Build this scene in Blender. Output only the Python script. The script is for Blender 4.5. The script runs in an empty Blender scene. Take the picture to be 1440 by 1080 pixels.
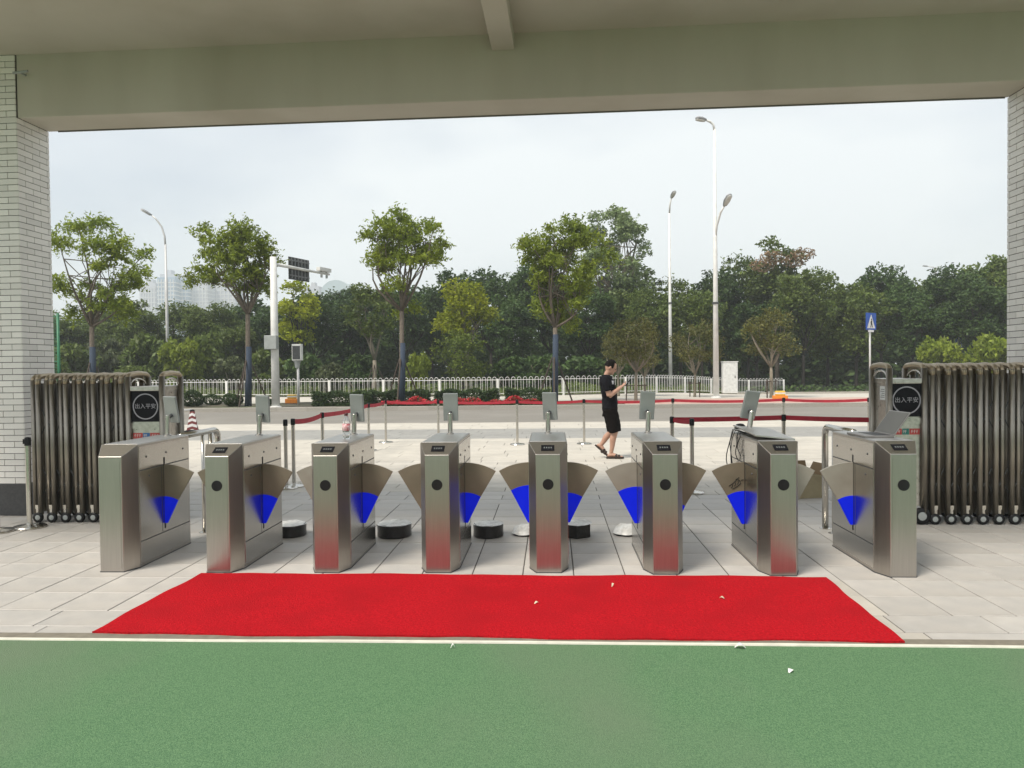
import bpy, bmesh, math, random
import numpy as np
from mathutils import Vector, Matrix, Euler
R = math.radians
rnd = random.Random(7)
S = bpy.context.scene
COL = S.collection

# ------------------------------------------------------------------ camera
F, H = 1050.0, 1.6            # focal length in photo pixels (1440 wide), eye height
YAW, PITCH, ROLL = math.atan(56/F), math.atan(22/F), 0.0114
_f = Vector((-math.sin(YAW)*math.cos(PITCH), math.cos(YAW)*math.cos(PITCH), -math.sin(PITCH)))
_r0 = Vector((math.cos(YAW), math.sin(YAW), 0)); _u0 = _r0.cross(_f)
_r = _r0*math.cos(ROLL) - _u0*math.sin(ROLL); _u = _r.cross(_f)
cam_d = bpy.data.cameras.new('camera'); cam = bpy.data.objects.new('camera', cam_d); COL.objects.link(cam)
cam.matrix_world = Matrix(((_r.x, _u.x, -_f.x, 0), (_r.y, _u.y, -_f.y, 0), (_r.z, _u.z, -_f.z, H), (0, 0, 0, 1)))
cam_d.sensor_width = 36; cam_d.lens = F/1440*36; cam_d.clip_start = .05; cam_d.clip_end = 6000
S.camera = cam
def ray(x, y): return _f + _r*((x-720)/F) - _u*((y-540)/F)
def gr(x, y, z=0.0):
    d = ray(x, y); t = (z-H)/d.z; return Vector((d.x*t, d.y*t, z))
def at(x, y, Y):
    d = ray(x, y); t = Y/d.y; return Vector((d.x*t, Y, H+d.z*t))

# ------------------------------------------------------------------ world, sun, exposure
SUN_EL, SUN_AZ = R(56), R(-135)       # azimuth measured from +Y (street side) towards +X; negative = from the left
world = bpy.data.worlds.new('World'); S.world = world; world.use_nodes = True
nt = world.node_tree; nt.nodes.clear()
out = nt.nodes.new('ShaderNodeOutputWorld'); bg = nt.nodes.new('ShaderNodeBackground')
sky = nt.nodes.new('ShaderNodeTexSky'); sky.sky_type = 'NISHITA'; sky.sun_disc = False
sky.sun_elevation = SUN_EL; sky.sun_rotation = SUN_AZ; sky.air_density = 1.0; sky.dust_density = 3.0; sky.ozone_density = 1.5
tc = nt.nodes.new('ShaderNodeTexCoord'); mp = nt.nodes.new('ShaderNodeMapping'); mp.inputs['Scale'].default_value = (1.0, 1.0, 2.6)
nz = nt.nodes.new('ShaderNodeTexNoise'); nz.inputs['Scale'].default_value = 1.3; nz.inputs['Detail'].default_value = 5; nz.inputs['Roughness'].default_value = .5
rp = nt.nodes.new('ShaderNodeValToRGB'); rp.color_ramp.elements[0].position = .36; rp.color_ramp.elements[0].color = (.42, .42, .42, 1)
rp.color_ramp.elements[1].position = .62; rp.color_ramp.elements[1].color = (.97, .97, .97, 1)
mx = nt.nodes.new('ShaderNodeMix'); mx.data_type = 'RGBA'; mx.inputs['B'].default_value = (7.2, 7.5, 7.55, 1)
L = nt.links.new
L(tc.outputs['Generated'], mp.inputs['Vector']); L(mp.outputs['Vector'], nz.inputs['Vector']); L(nz.outputs['Fac'], rp.inputs['Fac'])
L(sky.outputs['Color'], mx.inputs['A']); L(rp.outputs['Color'], mx.inputs['Factor']); L(mx.outputs['Result'], bg.inputs['Color'])
bg.inputs['Strength'].default_value = .1; L(bg.outputs['Background'], out.inputs['Surface'])
sd = bpy.data.lights.new('sun', 'SUN'); sd.energy = 3.2; sd.angle = R(18); sd.color = (1, .93, .82)
so = bpy.data.objects.new('sun', sd); COL.objects.link(so)
sdir = Vector((math.sin(SUN_AZ)*math.cos(SUN_EL), math.cos(SUN_AZ)*math.cos(SUN_EL), math.sin(SUN_EL)))
so.rotation_euler = sdir.to_track_quat('Z', 'Y').to_euler(); so.location = (0, 0, 60)
S.view_settings.view_transform = 'Standard'; S.view_settings.look = 'None'; S.view_settings.gamma = 1; S.view_settings.exposure = .5
S.view_settings.use_curve_mapping = False
S.render.engine = 'CYCLES'; S.cycles.use_denoising = True; S.cycles.max_bounces = 8; S.cycles.diffuse_bounces = 4; S.cycles.glossy_bounces = 4
S.cycles.transparent_max_bounces = 12; S.cycles.volume_bounces = 1; S.cycles.sample_clamp_indirect = 6

# ------------------------------------------------------------------ materials
MATS = {}
def mat(name, col, rough=.6, metal=0., col2=None, scale=8., bump=0., bscale=60., stretch=(1, 1, 1), detail=4., rnd_island=0., rnd_obj=0., spec=.5,
        trans=0., emit=None, estr=0., coat=0., sheen=0., col3=None, scale3=1.2, f3=.5, coords='Object', rvar=0.):
    """procedural Principled: base colour varied by noise, per object and per island, with fine bump"""
    if name in MATS: return MATS[name]
    m = bpy.data.materials.new(name); m.use_nodes = True; n = m.node_tree.nodes; l = m.node_tree.links.new
    p = n['Principled BSDF']; o = n['Material Output']
    p.inputs['Roughness'].default_value = rough; p.inputs['Metallic'].default_value = metal; p.inputs['Specular IOR Level'].default_value = spec
    p.inputs['Coat Weight'].default_value = coat; p.inputs['Sheen Weight'].default_value = sheen
    t = n.new('ShaderNodeTexCoord'); mpn = n.new('ShaderNodeMapping'); mpn.inputs['Scale'].default_value = stretch
    l(t.outputs[coords], mpn.inputs['Vector'])
    col = tuple(col); col2 = tuple(col2) if col2 else tuple(c*.8 for c in col)
    no = n.new('ShaderNodeTexNoise'); no.inputs['Scale'].default_value = scale; no.inputs['Detail'].default_value = detail
    l(mpn.outputs['Vector'], no.inputs['Vector'])
    cr = n.new('ShaderNodeValToRGB'); cr.color_ramp.elements[0].position = .33; cr.color_ramp.elements[1].position = .67
    cr.color_ramp.elements[0].color = (*col2, 1); cr.color_ramp.elements[1].color = (*col, 1)
    l(no.outputs['Fac'], cr.inputs['Fac']); c = cr.outputs['Color']
    if col3:
        n3 = n.new('ShaderNodeTexNoise'); n3.inputs['Scale'].default_value = scale3; n3.inputs['Detail'].default_value = 6; l(mpn.outputs['Vector'], n3.inputs['Vector'])
        r3 = n.new('ShaderNodeMapRange'); r3.inputs['From Min'].default_value = .45; r3.inputs['From Max'].default_value = .72; r3.inputs['To Max'].default_value = f3
        l(n3.outputs['Fac'], r3.inputs['Value'])
        m3 = n.new('ShaderNodeMix'); m3.data_type = 'RGBA'; m3.inputs['B'].default_value = (*col3, 1); l(r3.outputs['Result'], m3.inputs['Factor']); l(c, m3.inputs['A']); c = m3.outputs['Result']
    for amt, src in ((rnd_island, 'isl'), (rnd_obj, 'obj')):
        if amt:
            if src == 'isl': g = n.new('ShaderNodeNewGeometry'); v = g.outputs['Random Per Island']
            else: g = n.new('ShaderNodeObjectInfo'); v = g.outputs['Random']
            r = n.new('ShaderNodeMapRange'); r.inputs['To Min'].default_value = 1-amt; r.inputs['To Max'].default_value = 1+amt; l(v, r.inputs['Value'])
            mm = n.new('ShaderNodeMix'); mm.data_type = 'RGBA'; mm.blend_type = 'MULTIPLY'; mm.inputs['Factor'].default_value = 1
            l(c, mm.inputs['A']); l(r.outputs['Result'], mm.inputs['B']); c = mm.outputs['Result']
    l(c, p.inputs['Base Color'])
    if rvar:
        rr = n.new('ShaderNodeMapRange'); rr.inputs['To Min'].default_value = max(.03, rough-rvar); rr.inputs['To Max'].default_value = rough+rvar
        l(no.outputs['Fac'], rr.inputs['Value']); l(rr.outputs['Result'], p.inputs['Roughness'])
    if bump:
        bn = n.new('ShaderNodeTexNoise'); bn.inputs['Scale'].default_value = bscale; bn.inputs['Detail'].default_value = 5; l(mpn.outputs['Vector'], bn.inputs['Vector'])
        b = n.new('ShaderNodeBump'); b.inputs['Strength'].default_value = bump; b.inputs['Distance'].default_value = .01
        l(bn.outputs['Fac'], b.inputs['Height']); l(b.outputs['Normal'], p.inputs['Normal'])
    if trans:
        tr = n.new('ShaderNodeBsdfTranslucent'); ms = n.new('ShaderNodeMixShader'); ms.inputs['Fac'].default_value = trans
        l(c, tr.inputs['Color']); l(p.outputs['BSDF'], ms.inputs[1]); l(tr.outputs['BSDF'], ms.inputs[2]); l(ms.outputs['Shader'], o.inputs['Surface'])
    if emit: p.inputs['Emission Color'].default_value = (*emit, 1); p.inputs['Emission Strength'].default_value = estr
    MATS[name] = m; return m
def glass(name, col, rough=.05):
    m = bpy.data.materials.new(name); m.use_nodes = True; p = m.node_tree.nodes['Principled BSDF']
    p.inputs['Base Color'].default_value = (*col, 1); p.inputs['Transmission Weight'].default_value = .9; p.inputs['Roughness'].default_value = rough; p.inputs['IOR'].default_value = 1.33
    return m

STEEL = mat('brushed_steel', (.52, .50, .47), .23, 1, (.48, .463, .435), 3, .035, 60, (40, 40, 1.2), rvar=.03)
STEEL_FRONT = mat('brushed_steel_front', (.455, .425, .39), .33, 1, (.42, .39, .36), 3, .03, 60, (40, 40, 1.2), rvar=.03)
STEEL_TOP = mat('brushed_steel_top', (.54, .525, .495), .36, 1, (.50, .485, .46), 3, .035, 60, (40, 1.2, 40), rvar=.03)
CHROME = mat('polished_steel', (.6, .58, .54), .2, 1, (.52, .50, .46), 6, rvar=.05)
TUBE = mat('gate_tube_steel', (.33, .305, .265), .42, 1, (.215, .195, .165), 5, .1, 40, (6, 6, 1), rvar=.08, rnd_obj=.12)
TUBE_TOP = mat('gate_arch_steel', (.44, .37, .27), .42, 1, (.33, .27, .19), 9, rnd_obj=.1)
GATEPANEL = mat('gate_panel_steel', (.55, .53, .49), .32, 1, (.42, .40, .37), 7, .12, 20, (4, 4, 4), rvar=.12)
BLACK = mat('black_plastic', (.008, .008, .009), .4, 0, (.014, .014, .015), 20, spec=.2)
SLOT = mat('slot_black', (.004, .004, .004), .8)
SCREEN = mat('dark_display', (.006, .006, .008), .45, 0, (.008, .008, .011), 3, spec=.12)
LAPSCR = mat('laptop_screen_off', (.075, .075, .068), .4, 0, (.065, .065, .06), 3, spec=.3)
LEDWHITE = mat('led_ring_white', (.33, .32, .34), .4, 0, (.28, .27, .3), 40)
DISPLAYGREY = mat('display_character_grey', (.12, .13, .13), .4)
FLAP = mat('flap_film_brown', (.20, .172, .128), .33, .3, (.155, .132, .097), 5, rvar=.1)
FLAP2 = mat('flap_film_grey', (.32, .30, .26), .36, .3, (.26, .24, .205), 5)
BLUE = mat('lit_blue_acrylic', (.001, .010, .52), .45, 0, (.001, .008, .36), 5, emit=(.0, .010, .62), estr=.3, spec=.15)
BELT = mat('red_belt', (.36, .018, .034), .8, 0, (.27, .014, .026), 12)
REDSTICK = mat('red_sticker', (.42, .05, .045), .5); TEALSTICK = mat('teal_sticker', (.02, .17, .14), .5); BLUESTICK = mat('blue_sticker', (.03, .12, .3), .5)
WHITEP = mat('white_paint', (.74, .74, .72), .5, 0, (.62, .62, .6), 4, rnd_obj=.05)
GALV = mat('galvanised_pole', (.56, .56, .55), .5, .15, (.46, .46, .45), 3, stretch=(3, 3, .6))
GREYPAINT = mat('grey_paint', (.33, .35, .34), .5, 0, (.27, .29, .28), 5)
TERMINAL = mat('terminal_back_grey', (.30, .32, .31), .4, .35, (.25, .27, .265), 6)
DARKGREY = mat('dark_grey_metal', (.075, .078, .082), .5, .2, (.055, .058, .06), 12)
TILE = mat('floor_tile_stone', (.46, .44, .41), .55, 0, (.385, .37, .348), 5, .05, 160, rnd_obj=.07, col3=(.33, .30, .265), scale3=1.7, f3=.5, rvar=.1)
TILEFAR = mat('outer_paving_stone', (.49, .46, .405), .65, 0, (.41, .385, .34), 4, .06, 120, rnd_island=.09, col3=(.38, .35, .31), scale3=.5, f3=.5)
JOINT = mat('joint_mortar', (.085, .08, .072), .9, 0, (.06, .056, .05), 30)
BRICK = mat('white_brick_tile', (.78, .75, .71), .42, 0, (.69, .665, .63), 14, .05, 120, rnd_obj=.09)
MORTAR = mat('brick_mortar', (.15, .14, .13), .9, 0, (.11, .10, .095), 60)
PLINTH = mat('dark_stone_plinth', (.045, .045, .047), .45, 0, (.03, .03, .032), 40)
PAINT = mat('beige_wall_paint', (.51, .47, .405), .8, 0, (.47, .432, .37), .9, .03, 80, (1.4, 1.4, .35), col3=(.36, .32, .25), scale3=.55, f3=.6)
GREEN = mat('green_floor_mat', (.142, .258, .128), .85, 0, (.070, .155, .076), 170, .9, 260, (1, .6, 1), col3=(.145, .20, .125), scale3=.7, f3=.95, detail=6, spec=.2)
CARPET = mat('red_carpet_pile', (.47, .010, .017), .95, 0, (.31, .006, .011), 60, .9, 120, col3=(.33, .008, .013), scale3=2.6, f3=.9, detail=6, spec=.05)
CARPETBACK = mat('carpet_backing', (.12, .02, .02), .9)
TRIM = mat('white_trim_strip', (.72, .70, .60), .5, 0, (.6, .58, .5), 12)
TRIMBROWN = mat('brown_edge_strip', (.20, .18, .14), .8, 0, (.15, .135, .105), 18)
ASPHALT = mat('worn_asphalt', (.215, .20, .175), .85, 0, (.17, .16, .142), 90, .3, 250, col3=(.25, .235, .21), scale3=.35, f3=.6)
GREYBAND = mat('grey_paving_band', (.29, .285, .265), .75, 0, (.25, .247, .232), 5, .1, 150, rnd_island=.06)
PALEPAVE = mat('pale_pavement', (.49, .46, .40), .75, 0, (.43, .405, .355), 3, .08, 100, col3=(.42, .39, .35), scale3=.3, f3=.4, rnd_island=.05)
PINKPAVE = mat('pink_path_paving', (.46, .30, .25), .8, 0, (.38, .25, .21), 3, .08, 80, col3=(.5, .40, .34), scale3=.3, f3=.5)
KERB = mat('kerb_granite', (.36, .34, .30), .8, 0, (.27, .25, .22), 30, .1, 120, rnd_obj=.1)
SOIL = mat('planting_soil', (.095, .08, .055), .95, 0, (.06, .055, .035), 3, .6, 30, col3=(.07, .09, .03), scale3=.6, f3=.8)
WOODFLOOR = mat('woodland_floor', (.055, .05, .032), .95, 0, (.03, .035, .018), 1.5, .5, 20)
TERRAIN = mat('terrain', (.12, .13, .07), .95, 0, (.09, .10, .05), .05)
BARK = mat('bark', (.16, .13, .10), .9, 0, (.09, .075, .058), 9, .5, 30, (3, 3, .8))
BARKDARK = mat('bark_dark', (.05, .042, .034), .9, 0, (.03, .026, .02), 9, .5, 30, (3, 3, .8))
BARKPALE = mat('bark_pale', (.24, .21, .16), .9, 0, (.16, .14, .105), 9, .4, 30, (3, 3, .8))
WRAP = mat('trunk_wrap_blue', (.03, .05, .085), .8, 0, (.02, .032, .055), 30, .3, 80)
STAKE = mat('wood_stake', (.085, .065, .05), .9, 0, (.06, .045, .035), 20)
def leafmat(name, a, b, tr=.35):
    return mat(name, a, .55, 0, b, .9, rnd_island=.38, rnd_obj=.12, trans=tr, spec=.3)
LEAF_STREET = leafmat('leaf_street', (.265, .32, .036), (.17, .23, .030), .48)
LEAF_YELLOW = leafmat('leaf_yellow_green', (.34, .37, .018), (.22, .27, .018), .4)
LEAF_DARK = leafmat('leaf_dark', (.074, .122, .030), (.042, .082, .022), .3)
LEAF_MID = leafmat('leaf_mid', (.135, .178, .034), (.082, .125, .028), .35)
LEAF_PALE = leafmat('leaf_pale', (.22, .28, .12), (.16, .215, .09), .35)
LEAF_OCHRE = leafmat('leaf_ochre', (.135, .128, .032), (.085, .100, .028), .3)
LEAF_HEDGE = leafmat('leaf_hedge', (.050, .085, .022), (.034, .062, .018), .2)
LEAF_PINK = leafmat('pod_pink', (.30, .20, .12), (.20, .14, .075), .3)

# ------------------------------------------------------------------ mesh helpers
class MB:
    def __init__(s): s.v = []; s.f = []
    def add(s, v, f, M=None):
        o = len(s.v)
        if M is not None: v = [tuple(M @ Vector(p)) for p in v]
        s.v += [tuple(p) for p in v]; s.f += [tuple(i+o for i in q) for q in f]; return s
    def box(s, a, b, M=None):
        (x0, y0, z0), (x1, y1, z1) = a, b
        return s.add([(x0, y0, z0), (x1, y0, z0), (x1, y1, z0), (x0, y1, z0), (x0, y0, z1), (x1, y0, z1), (x1, y1, z1), (x0, y1, z1)],
                     [(0, 3, 2, 1), (4, 5, 6, 7), (0, 1, 5, 4), (1, 2, 6, 5), (2, 3, 7, 6), (3, 0, 4, 7)], M)
    def cbox(s, a, b, c=.004, M=None):
        """box with chamfered upper edges"""
        (x0, y0, z0), (x1, y1, z1) = a, b
        v = [(x0, y0, z0), (x1, y0, z0), (x1, y1, z0), (x0, y1, z0), (x0, y0, z1-c), (x1, y0, z1-c), (x1, y1, z1-c), (x0, y1, z1-c),
             (x0+c, y0+c, z1), (x1-c, y0+c, z1), (x1-c, y1-c, z1), (x0+c, y1-c, z1)]
        f = [(0, 3, 2, 1), (8, 9, 10, 11)]
        for i in range(4):
            j = (i+1) % 4; f += [(i, j, 4+j, 4+i), (4+i, 4+j, 8+j, 8+i)]
        return s.add(v, f, M)
    def tube(s, path, r, n=10, cap=True, M=None):
        P = [Vector(p) for p in path]; k = len(P); rr = r if isinstance(r, (list, tuple)) else [r]*k
        v, f = [], []; up = None
        for i in range(k):
            t = (P[min(i+1, k-1)] - P[max(i-1, 0)])
            t = t.normalized() if t.length > 1e-9 else Vector((0, 0, 1))
            if up is None: up = Vector((1, 0, 0)) if abs(t.x) < .8 else Vector((0, 1, 0))
            a = up - t*up.dot(t); a.normalize(); up = a; b = t.cross(a)
            for j in range(n):
                q = 2*math.pi*j/n; v.append(P[i] + (a*math.cos(q) + b*math.sin(q))*rr[i])
        for i in range(k-1):
            for j in range(n): f.append((i*n+j, i*n+(j+1) % n, (i+1)*n+(j+1) % n, (i+1)*n+j))
        if cap: f += [tuple(range(n-1, -1, -1)), tuple(range((k-1)*n, k*n))]
        return s.add(v, f, M)
    def lathe(s, prof, n=24, M=None):
        v, f = [], []; k = len(prof)
        for (r, z) in prof:
            for j in range(n): q = 2*math.pi*j/n; v.append((r*math.cos(q), r*math.sin(q), z))
        for i in range(k-1):
            for j in range(n): f.append((i*n+j, i*n+(j+1) % n, (i+1)*n+(j+1) % n, (i+1)*n+j))
        f += [tuple(range(n-1, -1, -1)), tuple(range((k-1)*n, k*n))]
        return s.add(v, f, M)
    def prism(s, poly, y0, y1, M=None):
        """polygon in x,z extruded along y"""
        n = len(poly); v = [(x, y0, z) for x, z in poly] + [(x, y1, z) for x, z in poly]
        f = [tuple(range(n)), tuple(range(2*n-1, n-1, -1))] + [(i, i+n, (i+1) % n+n, (i+1) % n) for i in range(n)]
        return s.add(v, f, M)
    def loft(s, rings, n=16, M=None):
        """rings: (centre, axis a, axis b) ellipses"""
        v, f = [], []; k = len(rings)
        for c, a, b in rings:
            c, a, b = Vector(c), Vector(a), Vector(b)
            for j in range(n): q = 2*math.pi*j/n; v.append(c + a*math.cos(q) + b*math.sin(q))
        for i in range(k-1):
            for j in range(n): f.append((i*n+j, i*n+(j+1) % n, (i+1)*n+(j+1) % n, (i+1)*n+j))
        f += [tuple(range(n-1, -1, -1)), tuple(range((k-1)*n, k*n))]
        return s.add(v, f, M)
    def ball(s, c, rx, ry, rz, n=14, M=None):
        m = n//2; prof = [(Vector(c)+Vector((0, 0, -rz*math.cos(math.pi*i/m))), Vector((rx*max(.02, math.sin(math.pi*i/m)), 0, 0)), Vector((0, ry*max(.02, math.sin(math.pi*i/m)), 0))) for i in range(m+1)]
        return s.loft(prof, n, M)
    def mesh(s, name, m, smooth=False, fix=True):
        me = bpy.data.meshes.new(name); me.from_pydata(s.v, [], s.f); me.materials.append(m)
        if fix:
            b = bmesh.new(); b.from_mesh(me); bmesh.ops.recalc_face_normals(b, faces=b.faces); b.to_mesh(me); b.free()
        if smooth: me.polygons.foreach_set('use_smooth', [True]*len(me.polygons))
        return me
    def build(s, name, m, parent=None, smooth=False, **tags): return link(name, s.mesh(name, m, smooth), parent, **tags)
def autosmooth(o, ang=40):
    me = o.data; me.polygons.foreach_set('use_smooth', [True]*len(me.polygons))
    b = bmesh.new(); b.from_mesh(me)
    for e in b.edges: e.smooth = not (len(e.link_faces) == 2 and e.calc_face_angle(0) > R(ang))
    b.to_mesh(me); b.free(); return o
def link(name, me, parent=None, label=None, category=None, group=None, kind=None, loc=None, rz=None):
    o = bpy.data.objects.new(name, me); COL.objects.link(o)
    if parent is not None: o.parent = parent
    return tag(o, label, category, group, kind, loc, rz)
def tag(o, label=None, category=None, group=None, kind=None, loc=None, rz=None):
    for k, v in (('label', label), ('category', category), ('group', group), ('kind', kind)):
        if v: o[k] = v
    if loc is not None: o.location = loc
    if rz is not None: o.rotation_euler = (0, 0, rz)
    return o
def thing(name, label, category, loc=(0, 0, 0), rz=0, group=None): return link(name, None, None, label, category, group, None, loc, rz)
def copy_tree(o, parent=None):
    c = o.copy(); COL.objects.link(c)
    if parent is not None: c.parent = parent
    for ch in o.children: copy_tree(ch, c)
    return c
def T(x, y, z): return Matrix.Translation((x, y, z))
def RZ(a): return Matrix.Rotation(a, 4, 'Z')
def RX(a): return Matrix.Rotation(a, 4, 'X')
def RY(a): return Matrix.Rotation(a, 4, 'Y')
def bevel(o, w=.004, seg=2):
    b = o.modifiers.new('bevel', 'BEVEL'); b.width = w; b.segments = seg; b.limit_method = 'ANGLE'; b.angle_limit = R(35); return o
def arc(c, r, a0, a1, n, ax='yz'):
    pts = []
    for i in range(n+1):
        a = a0+(a1-a0)*i/n; u, w = r*math.cos(a), r*math.sin(a)
        pts.append((c[0], c[1]+u, c[2]+w) if ax == 'yz' else (c[0]+u, c[1], c[2]+w))
    return pts
def smooth01(t): t = max(0., min(1., t)); return t*t*(3-2*t)
def zt(x, y): return -.45*smooth01((x-4)/10)*smooth01((y-37)/18)      # the far pavement dips to the right
def sheet(name, x0, x1, y0, y1, z, m, nx=1, ny=1, fz=None, **tags):
    b = MB(); v = []; f = []
    for j in range(ny+1):
        for i in range(nx+1):
            x = x0+(x1-x0)*i/nx; y = y0+(y1-y0)*j/ny; v.append((x, y, z+(fz(x, y) if fz else 0)))
    for j in range(ny):
        for i in range(nx): k = j*(nx+1)+i; f.append((k, k+1, k+nx+2, k+nx+1))
    b.add(v, f); return link(name, b.mesh(name, m, fix=False), **tags)
def text_mesh(s, size, name):
    c = bpy.data.curves.new(name, 'FONT'); c.body = s; c.size = size; c.align_x = 'CENTER'; c.align_y = 'CENTER'; c.extrude = .0015
    o = bpy.data.objects.new(name, c); COL.objects.link(o)
    dg = bpy.context.evaluated_depsgraph_get(); me = bpy.data.meshes.new_from_object(o.evaluated_get(dg)); bpy.data.objects.remove(o); return me

# ================================================================== THE SETTING
sheet('terrain', -2500, 2500, -2500, 2500, -.75, TERRAIN, kind='structure')
sheet('green_floor', -16, 16, -14, 4.285, .004, GREEN, kind='structure')
# edge strips between the green floor and the tiles (slightly wavy, laid by hand)
def strip(name, ya, yb, z0, z1, m, amp, seed):
    r = random.Random(seed); b = MB(); n = 120; x0, x1 = -15.5, 15.5; ph = [r.uniform(0, 6) for _ in range(4)]
    def w(x): return amp*(math.sin(x*.9+ph[0])+.6*math.sin(x*2.3+ph[1])+.3*math.sin(x*5.1+ph[2]))
    v = []; f = []
    for i in range(n+1):
        x = x0+(x1-x0)*i/n; d = w(x); v += [(x, ya+d, z0), (x, ya+d+.002, z1), (x, yb+d-.002, z1), (x, yb+d, z0)]
    for i in range(n):
        k = 4*i
        for j in range(3): f.append((k+j, k+4+j, k+5+j, k+1+j))
    b.add(v, f); return b.build(name, m)
strip('brown_edge_strip', 4.305, 4.41, -.004, .0065, TRIMBROWN, .004, 4)['kind'] = 'structure'
strip('white_edge_strip', 4.284, 4.311, .002, .0115, TRIM, .006, 3)['kind'] = 'structure'

# --- tile paving inside and just outside the gate: the 300 tiles that show largest are parts
pav = sheet('tile_pavement', -16, 16, 4.29, 13.0, -.006, JOINT, kind='structure')
P, G = .395, .0085
rows = [(4.40, 4.54, .6), (4.54, 4.845, .6)]
y = 4.845
while y < 8.75: rows.append((y, min(y+P, 8.78), P)); y += P
yy = 8.78; flip = 0
while yy < 12.95: rows.append((yy, yy+.30, .6)); yy += .30
tiles = []
for ri, (ya, yb, w) in enumerate(rows):
    off = .135 if w == P else rnd.uniform(0, .6)
    if w == .6 and ya > 8.7: off = .3*(ri % 2) + .07
    x = -14.2 + off
    while x < 14: tiles.append((x, x+w, ya, yb)); x += w
def seen(t):
    c = Vector(((t[0]+t[1])/2, (t[2]+t[3])/2, 0)) - Vector((0, 0, H)); d = c.dot(_f)
    if d < .5: return False
    u, v = 720+F*c.dot(_r)/d, 540-F*c.dot(_u)/d
    if not (-60 < u < 1500 and v < 1120): return False
    if -2.72 < c.x < 1.95 and t[3] < 5.70: return False          # lies under the carpet
    return True
vis = sorted([t for t in tiles if seen(t)], key=lambda t: t[2])[:300]
visset = set(vis); tile_me = {}
for t in vis:
    w, d = round(t[1]-t[0], 3), round(t[3]-t[2], 3)
    if (w, d) not in tile_me: tile_me[(w, d)] = MB().cbox((-w/2+G/2, -d/2+G/2, -.02), (w/2-G/2, d/2-G/2, 0), .003).mesh('paving_tile', TILE)
    o = link('paving_tile', tile_me[(w, d)], pav); o.location = ((t[0]+t[1])/2, (t[2]+t[3])/2, rnd.uniform(-.0012, .0012))
    o.rotation_euler = (rnd.uniform(-.003, .003), rnd.uniform(-.003, .003), rnd.uniform(-.002, .002))
b = MB()
for t in tiles:
    if t not in visset: z = rnd.uniform(-.001, .001); b.cbox((t[0]+G/2, t[2]+G/2, -.02), (t[1]-G/2, t[3]-G/2, z), .003)
b.build('paving_tile_field', TILEFAR, pav, kind='stuff')

# --- forecourt paving towards the road
fc = sheet('forecourt_pavement', -60, 60, 13.0, 22.1, -.006, JOINT, kind='structure')
b = MB(); bb = MB()
y = 13.0
while y < 22.05:
    band = 16.95 < y < 19.7; h = .5 if not band else .55; off = rnd.uniform(0, 1)
    x = -30+off
    while x < 30:
        w = 1.0; (bb if band else b).cbox((x+.004, y+.004, -.02), (x+w-.004, min(y+h, 22.1)-.004, rnd.uniform(-.001, .001)), .003); x += w
    y += h
b.build('pale_slab_field', PALEPAVE, fc, kind='stuff'); bb.build('grey_slab_field', GREYBAND, fc, kind='stuff')
sheet('road', -160, 160, 22.1, 30.0, -.05, ASPHALT, kind='structure')
def kerb(name, y, x0, x1, z0, z1, n, label=None):
    k = MB().box((x0, y+.005, z0), (x1, y+.145, z1-.01)).build(name, KERB, kind='structure')
    L_ = (x1-x0)/n; me = MB().cbox((.006, 0, z0), (L_-.006, .15, z1), .012).mesh('kerb_stone', KERB)
    for i in range(n): o = link('kerb_stone', me, k); o.location = (x0+L_*i, y+rnd.uniform(-.006, .006), rnd.uniform(-.004, .004))
    return k
kerb('near_kerb', 21.95, -26, 26, -.2, .006, 40)
kerb('far_kerb', 29.95, -30, 30, -.2, .11, 48)
sheet('planting_strip', -60, 3.0, 30.1, 35.2, .07, SOIL, 30, 6, lambda x, y: .04*math.sin(x*1.7)*math.sin(y*2.1), kind='structure')
sheet('pink_path', 3.0, 60, 30.1, 35.2, .085, PINKPAVE, kind='structure')
sheet('far_pavement', -90, 90, 35.2, 52, .05, PALEPAVE, 90, 17, zt, kind='structure')
kb = MB(); n = 90
for i in range(n):
    x0 = -60+120*i/n; x1 = -60+120*(i+1)/n
    kb.cbox((x0+.01, 52, -.6+zt(x0, 52)), (x1-.01, 52.2, .17+zt((x0+x1)/2, 52)), .015)
kb.build('wood_kerb', KERB, kind='structure')
sheet('woodland_floor', -170, 170, 52.2, 150, .06, WOODFLOOR, 60, 20, lambda x, y: zt(x, y)+.15*math.sin(x*.6)*math.sin(y*.5), kind='structure')

# ================================================================== PORTICO: piers, beam, ceiling
ROT = -.0186
PM = T(0, 7.985, 0) @ RZ(ROT)         # local y=0 is the inner face of beam and piers
CEIL, SOF, DEP = 5.16, 4.463, .515
XL, XR = -5.94, 4.945
por = thing('entrance_portico', 'beige painted entrance canopy with a deep beam across the gateway', 'portico', (0, 7.985, 0), ROT)
bevel(MB().box((XL+.001, .012, SOF), (XR-.001, DEP, CEIL+.02)).build('beam', PAINT, por), .012)
MB().box((-9, -3.1, CEIL), (8.6, DEP+.05, CEIL+.30)).build('ceiling_slab', PAINT, por)
bevel(MB().box((-.60, -3.0, 4.985), (-.362, .012, CEIL+.01)).build('ceiling_beam', PAINT, por), .006)
b = MB().box((-5.8, DEP-.03, SOF-.014), (4.9, DEP-.018, SOF-.0005)); b.build('drip_edge', mat('drip_grey', (.16, .15, .13), .8), por)
b = MB().tube([(-5.83, .02, 4.93), (-5.83, -.10, 4.93)], .012, 8).tube([(-5.89, -.10, 4.915), (-5.72, -.10, 4.93)], .014, 8); b.build('pipe_stub', GREYPAINT, por)
BH, BL, BJ = .0685, .232, .0075
brick_me = MB().cbox((0, 0, 0), (1, 1, 1), .02).mesh('brick', BRICK)       # unit brick, scaled per object
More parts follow.
